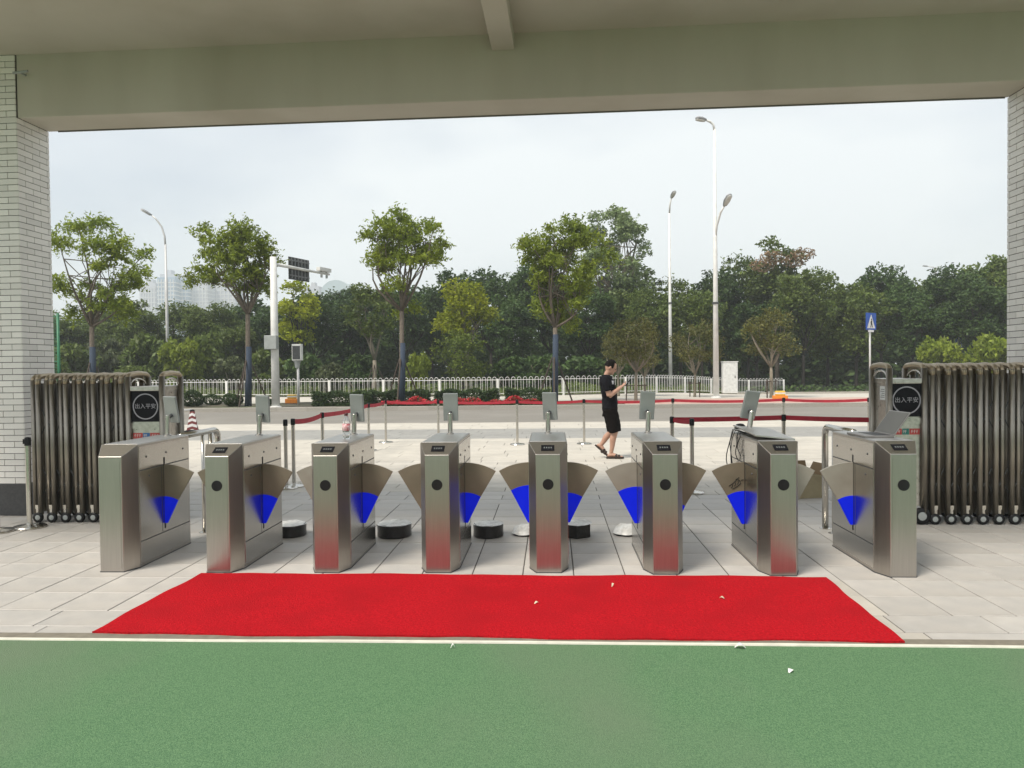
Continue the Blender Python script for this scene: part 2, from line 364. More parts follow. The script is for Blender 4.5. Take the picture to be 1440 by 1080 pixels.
def pier(side, label):
    """side=-1 left, +1 right. clad with brick tiles on the inner reveal and on the inner face"""
    xc = XL if side < 0 else XR; x0, x1 = (xc-.75, xc) if side < 0 else (xc, xc+.75)
    p = thing('brick_pier', label, 'pier', (0, 7.985, 0), ROT)
    e = .006
    MB().box((x0+e, e, .36), (x1-e, DEP-e, CEIL)).build('core', MORTAR, p)
    bevel(MB().box((x0-.01, -.01, 0), (x1+.01, DEP+.01, .36)).build('plinth', PLINTH, p), .006)
    n = int((CEIL-.37)/BH)+1; rest = MB(); s_in = side*-1
    def put(a, c):
        o = link('brick', brick_me, p); o.location = a; o.scale = (c[0]-a[0], c[1]-a[1], c[2]-a[2])
    for i in range(n):
        z = .365+i*BH; zz = (z, z+BH-BJ); zf = (z, min(z+BH-BJ, CEIL-.003)); zz = (z, min(z+BH-BJ, SOF-.003)) if z < SOF-.02 else (z, 99)
        # reveal (inside the opening), only below the soffit
        if zz[1] < SOF:
            y_ = -.004 - (BL+BJ)*(.5 if i % 2 else 0)
            while y_ < DEP-.02:
                a, c = max(y_, -.002), min(y_+BL, DEP)
                if c-a > .03:
                    xx = (xc-.004, xc+.004) if side < 0 else (xc-.004, xc+.004)
                    put((xx[0]-(.012 if side < 0 else 0), a, zz[0]), (xx[1]+(0 if side < 0 else .012), c, zz[1]))
                y_ += BL+BJ
        # inner face (towards the campus)
        
        if zf[1]-zf[0] < .012: continue
        t = .006 + (0 if i % 2 else BL*.5)
        first = (.002+.004, .006+BL*.5-BJ) if i % 2 == 0 else None
        segs = ([first] if first else []); 
        while t < .74: segs.append((t, min(t+BL, .744))); t += BL+BJ
        for q, (a, c) in enumerate(segs):
            if c-a < .03: continue
            xs = (xc-c, xc-a) if side < 0 else (xc+a, xc+c)
            if side < 0 and q < 2 and a < .27: put((xs[0], -.004, zf[0]), (xs[1], .008, zf[1]))
            else: rest.cbox((xs[0], -.004, zf[0]), (xs[1], .008, zf[1]), .001)
    rest.build('brick_field', BRICK, p, kind='stuff')
    return p
pier(-1, 'white brick-clad pier with dark plinth beside two bare chrome stanchions')
pier(1, 'white brick-clad pier behind the folding gate that carries a paper notice')

# ================================================================== CARPET
cc = [(-2.835, 4.392), (1.995, 4.345), (2.035, 5.678), (-2.785, 5.725)]
b = MB(); nx, ny = 150, 44; v = []; f = []; r2 = random.Random(5)
ph = [r2.uniform(0, 6) for _ in range(6)]
for j in range(ny+1):
    for i in range(nx+1):
        s_, t_ = i/nx, j/ny
        x = (1-t_)*((1-s_)*cc[0][0]+s_*cc[1][0])+t_*((1-s_)*cc[3][0]+s_*cc[2][0])
        y = (1-t_)*((1-s_)*cc[0][1]+s_*cc[1][1])+t_*((1-s_)*cc[3][1]+s_*cc[2][1])
        if j in (0, ny): y += .009*math.sin(x*3+ph[0])+.006*math.sin(x*7+ph[1])+.003*math.sin(x*17+ph[2])
        if i in (0, nx): x += .005*math.sin(y*5+ph[2])+.004*math.sin(y*13+ph[3])
        z = .0135 + .003*math.sin(x*2.6+ph[3])*math.sin(y*4+ph[4]) + .0025*max(0, math.sin(x*1.3+y*3.1+ph[1]))**8 + .0022*max(0, math.sin(x*2.1-y*1.7+ph[0]))**12 + (.004*max(0, math.sin(x*4+ph[5])) if j == 0 else 0)
        v.append((x, y, z))
top = len(v); v += [(p[0], p[1], .002) for p in v]
for j in range(ny):
    for i in range(nx): k = j*(nx+1)+i; f.append((k, k+1, k+nx+2, k+nx+1))
edge = [i for i in range(nx)] ; W = nx+1
loop = [i for i in range(nx+1)] + [W*j+nx for j in range(1, ny+1)] + [W*ny+i for i in range(nx-1, -1, -1)] + [W*j for j in range(ny-1, 0, -1)]
for i in range(len(loop)): a, c = loop[i], loop[(i+1) % len(loop)]; f.append((a, a+top, c+top, c))
b.add(v, f); rc = b.build('red_carpet', CARPET, None, True, label='long red carpet laid on the tiles before the turnstiles', category='carpet')
autosmooth(rc, 50)

# ================================================================== TURNSTILES
TW, FW, TZ, FZ, TL, CD = .306, .19, 1.012, .928, 1.0, .14     # width, front face width, top, front face top, length, chamfer depth
def turnstile_body():
    """plan: narrow front face, splayed chamfers, straight sides; the front of the top slopes down to carry the display"""
    h, q = TW/2, FW/2
    pl = [(-q, 0), (q, 0), (h, CD), (h, TL), (-h, TL), (-h, CD)]
    v = [(x, y, .0) for x, y in pl]; v += [(-q, 0, FZ), (q, 0, FZ), (h, CD, TZ), (h, TL, TZ), (-h, TL, TZ), (-h, CD, TZ)]
    f = [tuple(range(5, -1, -1)), (8, 9, 10, 11), (6, 7, 8, 11), (0, 1, 7, 6), (1, 2, 8, 7), (2, 3, 9, 8), (3, 4, 10, 9), (4, 5, 11, 10), (5, 0, 6, 11)]
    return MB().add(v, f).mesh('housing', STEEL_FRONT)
BODY = turnstile_body()
def plate(a, b_, t=.0016):  # thin raised sheet on the sides: (y0,z0)-(y1,z1)
    return a, b_, t
def side_panels(s):
    """raised sheet panels on one side (s=+1/-1) with joints between, returned as meshes in local coords"""
    x0 = s*TW/2; x1 = x0+s*.0025; out_ = []
    for (ya, za, yb, zb) in ((.155, .80, .985, .99), (.155, .215, .495, .79), (.505, .215, .985, .79), (.155, .03, .985, .205)):
        m = MB().box((min(x0-s*.004, x1), ya, za), (max(x0-s*.004, x1), yb, zb)); out_.append(m)
    return out_
PANELS = {s: [m.mesh('side_panel', STEEL) for m in side_panels(s)] for s in (1, -1)}
SCREWS = {}
SEAMS = {s: MB().box((min(s*TW/2, s*(TW/2+.0012)), .155, .791), (max(s*TW/2, s*(TW/2+.0012)), .985, .799)).box((min(s*TW/2, s*(TW/2+.0012)), .155, .206), (max(s*TW/2, s*(TW/2+.0012)), .985, .214)).box((min(s*TW/2, s*(TW/2+.0011)), .496, .215), (max(s*TW/2, s*(TW/2+.0011)), .504, .79)).mesh('panel_seam', DARKGREY) for s in (1, -1)}
for s in (1, -1):
    SCREWS[s] = MB().lathe([(.009, 0), (.009, .004), (.006, .006)], 10, RY(s*math.pi/2)).mesh('lock_screw', DARKGREY)
FLY, FAZ = .545, .285        # flap plane (along the housing) and apex height
def flap_shape(s, r0, r1, a0=R(-4), a1=R(31), th=.016, ey=0.):
    """fan sector: apex low at the slot, opening upwards and outwards to side s"""
    pts = []; n = 12
    if r0 > .001: inner = [(r0*math.sin(a0+(a1-a0)*i/n), r0*math.cos(a0+(a1-a0)*i/n)) for i in range(n+1)]
    else: inner = [(-.012, 0), (.022, .0)]
    outer = [(r1*math.sin(a0+(a1-a0)*i/n), r1*math.cos(a0+(a1-a0)*i/n)) for i in range(n+1)]
    poly = [(s*x, z) for x, z in (inner + outer[::-1])]
    return MB().prism([(x+s*(TW/2+.003), z+FAZ) for x, z in poly], FLY-th/2-ey, FLY+th/2+ey)
DISPLAY_M = T(0, CD*.5, (TZ+FZ)/2) @ RX(math.atan2(TZ-FZ, CD))
def turnstile(x, y, label, flaps, front=True, term=None, rz=0.):
    """flaps: {side: (blue radius, material)}; term: None or (yaw, tilt, lean, (dx,dy)) of the face terminal"""
    t = thing('turnstile', label, 'turnstile', (x, y, 0), rz, 'flap turnstiles in a row across the gateway')
    bevel(link('housing', BODY, t), .004, 2)
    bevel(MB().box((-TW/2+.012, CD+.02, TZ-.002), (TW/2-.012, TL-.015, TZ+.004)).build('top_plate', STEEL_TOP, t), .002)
    for s in (1, -1):
        link('panel_seam', SEAMS[s], t)
        for i, me in enumerate(PANELS[s]): link('side_panel', me, t)
        for (yy, zz) in ((.26, .9), (.58, .9), (.88, .9), (.30, .735), (.80, .735)):
            o = link('lock_screw', SCREWS[s], t); o.location = (s*(TW/2+.001), yy, zz)
    h_ = TW/2+.003; q_ = FW/2+.003
    MB().add([(x_, y_, z_) for z_ in (-.002, .007) for x_, y_ in ((-q_, -.003), (q_, -.003), (h_, CD-.001), (h_, TL+.003), (-h_, TL+.003), (-h_, CD-.001))], [(5, 4, 3, 2, 1, 0), (6, 7, 8, 9, 10, 11)]+[(i, (i+1) % 6, (i+1) % 6+6, i+6) for i in range(6)]).build('contact_shade_lip', DARKGREY, t)  # dark lip added round the foot, standing in for contact shadow
    # front door panel
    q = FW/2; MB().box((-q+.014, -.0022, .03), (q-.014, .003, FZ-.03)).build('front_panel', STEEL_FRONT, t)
    if front:
        MB().lathe([(.0425, 0), (.0425, .005), (.036, .0055)], 36, T(.0, -.0015, .695) @ RX(math.pi/2)).build('scanner_window', BLACK, t)
        dsp = MB().box((-.052, -.036, -.002), (.052, .036, .0035), DISPLAY_M).build('display', SCREEN, t)
        g = MB()
        for k in range(4): g.box((-.032+.018*k, -.008, .0036), (-.022+.018*k, .010, .0044), DISPLAY_M)
        g.build('display_characters', DISPLAYGREY, dsp)
    for s, (br, m) in flaps.items():
        MB().box((min(s*TW/2, s*(TW/2+.004)), FLY-.011, .24), (max(s*TW/2, s*(TW/2+.004)), FLY+.011, .86)).build('flap_slot', SLOT, t)
        fl = flap_shape(s, br-.004, .515).build('flap', m, t); bevel(fl, .003)
        if br > .02: bevel(flap_shape(s, 0, br, ey=.0015).build('lit_wedge', BLUE, fl), .002)
    if term is not None:
        yaw, tilt, lean, (dx, dy) = term
        A = T(dx, dy, TZ) @ RY(lean)
        MB().lathe([(.034, 0), (.034, .014), (.028, .018), (.022, .02), (.022, .19), (.020, .194)], 20, A).build('terminal_pole', STEEL, t)
        B = A @ T(0, 0, .245) @ RZ(yaw) @ T(0, .045, 0) @ RX(tilt)
        hd = bevel(MB().box((-.067, -.011, -.125), (.067, .014, .125), B).build('terminal_back', TERMINAL, t), .006, 3)
        MB().box((-.061, .0135, -.118), (.061, .0165, .118), B).build('terminal_screen', SCREEN, hd)
        MB().tube([A @ Vector((0, .0, .165)), B @ Vector((0, -.005, -.05))], .016, 10).build('terminal_bracket', DARKGREY, t)
    return t
G1 = 'flap turnstiles in a row across the gateway'
TX = [-3.54, -2.66, -1.79, -.905, -.037, .862, 1.743, 2.615]
TY = [5.782, 5.771, 5.780, 5.788, 5.797, 5.766, 5.736, 5.706]
turnstile(TX[0], TY[0], 'steel turnstile with a plain blank front and no display or round window', {1: (.235, FLAP)}, False, (R(-12), R(14), R(2), (.02, .87)))
turnstile(TX[1], TY[1], 'steel turnstile between the blank-fronted one and the one with a bottle', {1: (.25, FLAP), -1: (0, FLAP)}, True, (R(-10), R(8), R(3), (.0, .87)))
turnstile(TX[2], TY[2], 'steel turnstile with a water bottle standing on its top', {1: (.265, FLAP), -1: (0, FLAP2)}, True, (R(-16), R(8), R(2), (.0, .87)))
turnstile(TX[3], TY[3], 'steel turnstile next to the bottle one, its terminal turned square to the street', {1: (.26, FLAP), -1: (.12, FLAP)}, True, (R(0), R(6), R(0), (-.01, .87)))
turnstile(TX[4], TY[4], 'steel turnstile with a black box-shaped drum behind its flap', {1: (.255, FLAP), -1: (.32, FLAP)}, True, (R(-22), R(7), R(0), (.0, .87)))
turnstile(TX[5], TY[5], 'steel turnstile beside the one whose lid is off', {1: (.17, FLAP), -1: (.31, FLAP2)}, True, (R(8), R(7), R(2), (-.02, .87)))
t7 = turnstile(TX[6], TY[6], 'steel turnstile with its lid lifted askew and loose cables hanging from it', {1: (0, FLAP2), -1: (.275, FLAP)}, True, (R(14), R(10), R(8), (-.03, .87)))
turnstile(TX[7], TY[7], 'steel turnstile with an open laptop on top and no face terminal', {-1: (.24, FLAP2)}, True, None)
# turnstile 7: loosened lid, cables, scribble on flap
bevel(MB().box((-.15, -.36, 0), (.16, .36, .012), T(0, .58, TZ+.028) @ RX(R(2.0)) @ RY(R(6))).build('loose_lid', STEEL_TOP, t7), .002)
for i, (y0, dx, dz) in enumerate(((.86, .03, .30), (.80, .045, .36), (.70, .02, .22), (.9, .05, .40), (.64, .015, .18))):
    pts = [(-TW/2+.05, y0, TZ+.02), (-TW/2-.01, y0, TZ+.03)]
    for k in range(1, 9):
        q = k/8; pts.append((-TW/2-.012-dx*math.sin(q*3.0), y0+.03*math.sin(q*7+i), TZ-dz*q+.01))
    MB().tube(pts, .0042, 6).build('cable', BLACK, t7, True)
for k, (xa, za, xb, zb) in enumerate(((.03, .60, .10, .66), (.05, .585, .06, .615), (.075, .60, .085, .63), (.10, .615, .105, .645), (.125, .63, .105, .655), (.06, .575, .13, .625), (.13, .65, .15, .655), (.085, .655, .115, .675))):
    MB().tube([(-TW/2-.16+xa, FLY-.0105, za), (-TW/2-.16+(xa+xb)/2+.006, FLY-.0105, (za+zb)/2), (-TW/2-.16+xb, FLY-.0105, zb)], .003, 5).build('pen_mark', SLOT, t7)

# things on the turnstiles
btl = thing('water_bottle', 'clear plastic water bottle with red label standing on a turnstile', 'bottle', (TX[2]+.035, TY[2]+.50, TZ+.004))
PET = glass('clear_plastic', (.93, .95, .96))
MB().lathe([(.029, 0), (.033, .006), (.033, .05), (.031, .055), (.033, .06), (.033, .14), (.026, .165), (.014, .188), (.0125, .20)], 24).build('bottle_body', PET, btl, True)
MB().lathe([(.0338, .07), (.0338, .128)], 24).build('label_band', mat('red_label', (.42, .05, .07), .5, 0, (.7, .6, .6), 45), btl, True)
MB().lathe([(.0155, .196), (.0155, .216), (.013, .219)], 18).build('cap', mat('dark_red_cap', (.08, .012, .016), .5), btl, True)
lap = thing('laptop', 'open grey laptop resting on a turnstile top with its lid tilted back', 'laptop', (TX[7]-.03, TY[7]+.52, TZ+.004), R(-88))
ALU = mat('laptop_shell', (.20, .195, .19), .42, .5, (.17, .165, .16), 10)
bevel(MB().box((-.17, -.115, .0), (.17, .115, .017)).build('base', ALU, lap), .004)
MB().box((-.145, -.03, .0165), (.145, .095, .0185)).build('keyboard', BLACK, lap)
M_ = T(0, .115, .016) @ RX(R(-36))
ld = bevel(MB().box((-.17, -.004, 0), (.17, .004, .225), M_).build('lid', ALU, lap), .003)
MB().box((-.158, -.0062, .012), (.158, -.0038, .213), M_).build('screen', LAPSCR, ld)
wc = thing('webcam_puck', 'small black rounded gadget lying on the loosened turnstile lid', 'gadget', (TX[6]-.09, TY[6]+.93, TZ+.03))
MB().lathe([(.045, 0), (.05, .01), (.046, .028), (.03, .045), (.01, .05)], 20).build('dome', BLACK, wc, True)
MB().lathe([(.054, 0), (.054, .006)], 20).build('foot_ring', GREYPAINT, wc)

# ================================================================== GUARD RAILS behind the end turnstiles
def guard(x, y0, y1, label, posts):
    g = thing('guard_rail', label, 'guard rail', (x, 0, 0)); r = .03; z = 1.0
    pts = [(0, y0, z)] + [(0, y1-.09+.09*math.sin(a), z-.09+.09*math.cos(a)) for a in [i*math.pi/2/6 for i in range(7)]] + [(0, y1, .01)]
    MB().tube(pts, r, 16).build('top_tube', CHROME, g, True)
    MB().lathe([(.055, 0), (.055, .006), (.034, .012)], 20, T(0, y1, 0)).build('base_flange', CHROME, g)
    for yp, rp in posts:
        MB().tube([(0, yp, .005), (0, yp, z-.005)], rp, 14).build('post', CHROME, g, True)
        MB().lathe([(.05, 0), (.05, .006), (rp+.004, .012)], 20, T(0, yp, 0)).build('base_flange', CHROME, g)
guard(-3.475, 6.79, 7.58, 'bent steel guard rail behind the blank-fronted turnstile', [(7.42, .026), (7.24, .016)])
guard(2.655, 6.72, 7.42, 'bent steel guard rail behind the turnstile with the laptop', [(7.20, .016)])

# ================================================================== STANCHIONS WITH BELTS
Z_ST = .93
ST = {}
def make_stanchion():
    t = thing('stanchion', '-', 'stanchion')
    autosmooth(MB().lathe([(.0, 0), (.155, 0), (.157, .012), (.15, .022), (.06, .032), (.03, .04), (.028, .045)], 36).build('base', CHROME, t))
    autosmooth(MB().lathe([(.026, .04), (.026, .86), (.024, .862)], 20).build('post', CHROME, t))
    autosmooth(MB().lathe([(.031, .855), (.031, .925), (.027, .94), (.008, .944)], 20).build('belt_head', BLACK, t))
    MB().box((-.012, -.043, .875), (.012, -.028, .925)).build('belt_clip', BLACK, t)
    return t
st0 = make_stanchion(); st_used = [False]
def stanchion(x, y, label, group, rz=0.):
    o = st0 if not st_used[0] else copy_tree(st0); st_used[0] = True
    o.location = (x, y, 0); o.rotation_euler = (0, 0, rz); tag(o, label, 'stanchion', group); return o
def belt(o, p, q, sag=.02, w=.05, z=.90):
    """belt part running from stanchion o (at p) to q, in the stanchion's local frame"""
    b = MB(); n = 8; v = []; f = []
    d = Vector((q[0]-p[0], q[1]-p[1], 0)); 
    M = o.matrix_basis.inverted(); tw = .25
    side = Vector((-d.y, d.x, 0)).normalized()*.0012
    for i in range(n+1):
        s_ = i/n; c = Vector((p[0], p[1], z)) + d*s_ - Vector((0, 0, sag*4*s_*(1-s_)))
        for e, k in ((-1, -1), (1, -1), (1, 1), (-1, 1)): v.append(M @ (c + side*e + Vector((0, 0, k*w/2))))
    for i in range(n):
        for j in range(4): f.append((4*i+j, 4*i+(j+1) % 4, 4*i+4+(j+1) % 4, 4*i+4+j))
    f += [(0, 1, 2, 3), (4*n+3, 4*n+2, 4*n+1, 4*n)]
    b.add(v, f); b.build('belt', BELT, o)
bpy.context.view_layer.update()
line1 = [(-3.62, 9.95), (-3.575, 10.12), (-3.61, 11.55), (-3.624, 14.57), (-3.648, 16.19)]
line2 = [(-2.447, 15.94), (-.731, 15.58), (.664, 15.63), (2.493, 15.58), (4.703, 15.44), (6.25, 15.09)]
line3 = [(1.756, 9.50), (1.576, 9.92), (3.097, 10.17)]
for i, p in enumerate(line1):
    o = stanchion(*p, 'chrome stanchion of the belt line that runs from the turnstiles toward the road', 'stanchions of the line toward the road')
    if i > 0 and i < 4: belt(o, p, line1[i+1], .03, .07)
chain = [line1[-1]] + line2
for i, p in enumerate(line2):
    o = stanchion(*p, 'chrome stanchion of the red belt line along the road side of the forecourt', 'stanchions of the line along the road')
    belt(o, p, chain[i], .03, .055)
for i, p in enumerate(line3):
    o = stanchion(*p, 'chrome stanchion of the short belt line ending at the folding gate with the notice', 'stanchions of the short belt line', R(90) if i else 0)
    if i == 0: belt(o, p, line3[1], .01, .055)
    if i == 1: belt(o, p, line3[2], .006, .062)
    if i == 2: belt(o, p, (4.05, 9.6), .006, .062)
for p in ((-5.44, 7.46), (-5.63, 7.25)):
    stanchion(*p, 'bare chrome stanchion without a belt beside the brick pier', 'bare stanchions by the pier', R(-60))

# ================================================================== RETRACTABLE FOLDING GATES
def wheel_mesh(r=.055, w=.03):
    return (MB().lathe([(r*.62, -w/2), (r, -w/2+.004), (r, w/2-.004), (r*.62, w/2)], 22, RX(math.pi/2)).mesh('tyre', BLACK, True),
            MB().lathe([(r*.2, -w/2-.004), (r*.66, -w/2+.002), (r*.66, w/2-.002), (r*.2, w/2+.004)], 12, RX(math.pi/2)).mesh('rim', GREYPAINT))
TYRE, RIM = wheel_mesh()
BTYRE, BRIM = wheel_mesh(.085, .04)
GH = 1.585; GD = .40; PITCH_G = .1535
tube_leg = MB().tube([(0, 0, .085), (0, 0, GH-.045)], .027, 12).mesh('frame_leg', TUBE, True)
arch_me = MB().tube([(0, 0, GH-.10), (0, 0, GH-.06), (0, .012, GH-.035), (0, .045, GH-.016), (0, GD/2, GH-.004), (0, GD-.045, GH-.016), (0, GD-.012, GH-.035), (0, GD, GH-.06), (0, GD, GH-.10)], .028, 10).mesh('frame_arch', TUBE_TOP, True)
yoke_me = MB().box((-.022, -.02, .05), (.022, .02, .16)).box((-.028, -.022, .15), (.028, .022, .19)).mesh('wheel_yoke', CHROME)
latt = {}
def gate(side, y, xh0, xh1, n, label, note):
    """side -1: parked at the left, +1: parked at the right; head unit between xh0 and xh1 faces the passage"""
    g = thing('folding_gate', label, 'gate', (0, y, 0))
    s = side; x_end = xh0 if s < 0 else xh1
    for i in range(n):
        x = x_end + s*(.075+PITCH_G*i) 
        for k, yy in enumerate((0, GD)):
            o = link('frame_leg', tube_leg, g); o.location = (x, yy, 0)
        for k in (0, 1):                                    # intermediate uprights of the scissor lattice
            o = link('lattice_upright', tube_leg, g); o.location = (x+s*PITCH_G/2, .03+k*(GD-.06), .006); o.scale = (.92, .92, .99)
        o = link('frame_arch', arch_me, g); o.location = (x, 0, 0)
        o = link('frame_arch', arch_me, g); o.location = (x+s*PITCH_G/2, .03, -.006); o.scale = (.92, (GD-.06)/GD, 1)
        for k in (0, 1): o = link('inner_upright', tube_leg, g); o.location = (x+s*PITCH_G*(.25+.5*k), GD/2, .0); o.scale = (1.25, 1.25, .97)
        for yy in (0, GD):
            o = link('wheel_yoke', yoke_me, g); o.location = (x+s*.02, yy, 0)
            o = link('wheel', TYRE, g); o.location = (x+s*.02, yy-.015, .055)
            o2 = link('rim', RIM, o)
        if i < n-1:
            for zz in (.45, 1.1):
                MB().tube([(x, .02, zz-.16), (x+s*PITCH_G, .02, zz+.16)], .006, 6).build('lattice_bar', DARKGREY, g)
                MB().tube([(x, .035, zz+.16), (x+s*PITCH_G, .035, zz-.16)], .006, 6).build('lattice_bar', DARKGREY, g)
    # head unit: four corner posts with arches, cabinet between
    w = xh1-xh0
    for x in (xh0, xh1):
        for yy in (0, GD): 
            o = link('corner_post', tube_leg, g); o.location = (x, yy, .0); o.scale = (1.15, 1.15, 1.012)
        o = link('corner_arch', arch_me, g); o.location = (x, 0, .012)
        MB().tube([(x, .05, GH-.12)]+[(x, GD/2-(GD/2-.05)*math.cos(a), GH-.12+.07*math.sin(a)) for a in [i*math.pi/8 for i in range(1, 8)]]+[(x, GD-.05, GH-.12)], .010, 8).build('inner_arch', CHROME, g, True)
    bevel(MB().box((xh0+.018, .018, .16), (xh1-.018, GD-.018, 1.43)).build('cabinet', GATEPANEL, g), .006)
    bevel(MB().box((xh0+.01, -.012, 1.405), (xh1-.01, GD-.01, 1.455)).build('cabinet_top', GATEPANEL, g), .006)
    bevel(MB().box((xh0-.02, .0, .075), (xh1+.02, GD, .18)).build('chassis', GATEPANEL, g), .012)
    sc = MB().box((xh0+.022, .004, 1.075), (xh1-.022, .020, 1.402)).build('display_panel', SCREEN, g)
    cx = (xh0+xh1)/2; ring = MB(); nseg = 48; v = []; f = []
    for i in range(nseg):
        a = 2*math.pi*i/nseg
        for rr, yy in ((.127, .0035), (.127, .0005), (.139, .0005), (.139, .0035)): v.append((cx+rr*math.cos(a), yy, 1.238+rr*math.sin(a)))
    for i in range(nseg):
        j = (i+1) % nseg
        for k in range(4): f.append((4*i+k, 4*i+(k+1) % 4, 4*j+(k+1) % 4, 4*j+k))
    ring.add(v, f).build('display_ring', LEDWHITE, sc)
    me = text_mesh('出入平安', .058, 'display_text'); me.materials.clear(); me.materials.append(LEDWHITE)
    o = link('display_text', me, sc); o.location = (cx, .0015, 1.238); o.rotation_euler = (math.pi/2, 0, 0)
    MB().box((xh0+.02, .006, 1.0), (xh1-.02, .016, 1.06)).build('lower_trim', GATEPANEL, g)
    # sticker strip: red, blue/green, red
    z0, z1 = (.895, .955); ww = w-.07; xa = xh0+.035
    for k, m in enumerate((REDSTICK, TEALSTICK if s > 0 else BLUESTICK, REDSTICK)):
        a = xa+ww*(0, .37, .63)[k]; c = xa+ww*(.35, .61, 1)[k]
        st = MB().box((a, .0145, z0), (c, .0178, z1)).build('sticker', m, g)
        mk = MB()
        for q in range(3 if k != 1 else 2):
            xx = a+(c-a)*(.25+.25*q); mk.box((xx-.006, .0136, z0+.014), (xx-.002, .0146, z1-.014)).box((xx-.011, .0136, z0+.030), (xx+.006, .0146, z0+.034)).box((xx-.008, .0137, z1-.018), (xx+.008, .0147, z1-.0145))
        mk.build('sticker_mark', mat('sticker_pale', (.62, .55, .52), .6), st)
    for x in (xh0+.03, xh1-.03):
        for yy in (.0, GD):
            o = link('wheel', BTYRE, g); o.location = (x, yy-.01, .085); link('rim', BRIM, o)
    if note:
        xs = xh0+.0178 if s > 0 else xh1-.0178
        nb = MB().box((xs-.002, .13, 1.235), (xs, .25, 1.375)).build('paper_notice', WHITEP, g)
        mk = MB()
        for q in range(5): mk.box((xs-.0026, .145, 1.26+.02*q), (xs-.0018, .235-.012*(q % 3), 1.266+.02*q))
        mk.build('notice_lines', DARKGREY, nb)
    return g
gate(-1, 7.735, -4.515, -4.145, 7, 'retractable folding steel gate beside the stanchions, its head showing a blue sticker', False)
gate(1, 7.615, 3.352, 3.69, 8, 'retractable folding steel gate with a paper notice on its head unit', True)

# ================================================================== DRUMS, CARTON, LITTER behind the turnstiles
DRUM = mat('black_drum_plastic', (.012, .012, .012), .28, 0, (.022, .022, .023), 30, .3, 60)
WRAPF = mat('white_plastic_film', (.80, .80, .78), .25, 0, (.62, .62, .60), 25, .8, 18)
def drum(x, y, r, h, label, n=32):
    d = thing('weight_drum', label, 'drum', (x, y, 0), rnd.uniform(0, 1), 'black drums on the floor behind the turnstiles')
    autosmooth(MB().lathe([(r-.01, 0), (r, .01), (r*.985, h*.5), (r, h-.012), (r-.008, h)], n).build('drum_body', DRUM, d), 30)
    b = MB(); v = [(0, 0, h+.006)]; f = []; N = 28
    rr = random.Random(int(x*99)); 
    for k, q in enumerate((.4, .75, 1.02)):
        for i in range(N): a = 2*math.pi*i/N; v.append((r*q*math.cos(a), r*q*math.sin(a), h+(.014*rr.random()+.002 if k < 2 else -.006*rr.random())))
    f += [(0, 1+i, 1+(i+1) % N) for i in range(N)]
    for k in range(2): f += [(1+k*N+i, 1+k*N+N+i, 1+k*N+N+(i+1) % N, 1+k*N+(i+1) % N) for i in range(N)]
    b.add(v, f).build('plastic_cover', WRAPF, d, True); return d
drum(-2.56, 7.12, .155, .115, 'black round drum with white plastic cover behind the blank-fronted turnstile gap')
drum(-1.53, 7.10, .165, .125, 'black round drum with white plastic cover by the turnstile with a bottle')
drum(-.62, 7.09, .145, .125, 'black round drum with crumpled white cover beside the turnstile with its terminal squared')
drum(.22, 7.10, .15, .13, 'black faceted box-like drum with white cover between two turnstiles', 6)
def plate_base(x, y, label):
    d = thing('wrapped_base_plate', label, 'base plate', (x, y, 0), rnd.uniform(0, 6), 'plastic wrapped base plates on the floor')
    autosmooth(MB().lathe([(.115, 0), (.12, .008), (.115, .02), (.07, .03)], 30).build('plate', DRUM, d))
    rr = random.Random(int(x*77)); b = MB(); v = [(0, 0, .10)]; f = []; N = 22
    for k, (q, hh) in enumerate(((.06, .085), (.10, .06), (.128, .018))):
        for i in range(N): a = 2*math.pi*i/N; v.append((q*math.cos(a)*(1+.1*rr.random()), q*math.sin(a)*(1+.1*rr.random()), hh*(.8+.4*rr.random())))
    f += [(0, 1+i, 1+(i+1) % N) for i in range(N)]
    for k in range(2): f += [(1+k*N+i, 1+k*N+N+i, 1+k*N+N+(i+1) % N, 1+k*N+(i+1) % N) for i in range(N)]
    b.add(v, f).build('film_wrap', WRAPF, d, True)
plate_base(-.27, 7.17, 'plastic wrapped round base plate beside the crumpled-cover drum')
plate_base(.70, 7.17, 'plastic wrapped round base plate by the faceted drum')
dd = thing('tilted_disc', 'dark round disc leaning on edge behind a turnstile flap', 'disc', (1.155, 7.36, .118), R(20))
MB().lathe([(.10, -.014), (.12, -.01), (.12, .01), (.10, .014)], 30, RY(R(84))).build('disc_rim', DARKGREY, dd, True)
bx = thing('cardboard_carton', 'open cream cardboard carton with raised flaps on the floor beyond the turnstiles', 'carton', (3.00, 9.25, 0), R(12))
CARD = mat('cream_cardboard', (.44, .37, .23), .85, 0, (.36, .30, .185), 6); CARDB = mat('brown_cardboard', (.25, .17, .09), .85, 0, (.2, .135, .07), 6)
w_, d_, h_ = .21, .16, .27
for a, c in (((-w_, -d_, 0), (w_, -d_+.006, h_)), ((-w_, d_-.006, 0), (w_, d_, h_)), ((-w_, -d_+.0062, 0), (-w_+.006, d_-.0062, h_)), ((w_-.006, -d_+.0062, 0), (w_, d_-.0062, h_)), ((-w_+.0062, -d_+.0062, 0), (w_-.0062, d_-.0062, .006))):
    MB().box(a, c).build('wall', CARD, bx)
for M in (T(-w_, 0, h_) @ RY(R(-35)), T(w_-.006, 0, h_) @ RY(R(28))): MB().box((0, -d_+.01, 0), (.006, d_-.01, .15), M).build('flap', CARDB, bx)
MB().box((-w_+.01, 0, 0), (w_-.01, .006, .15), T(0, d_-.006, h_) @ RX(R(-20))).build('flap', CARDB, bx)
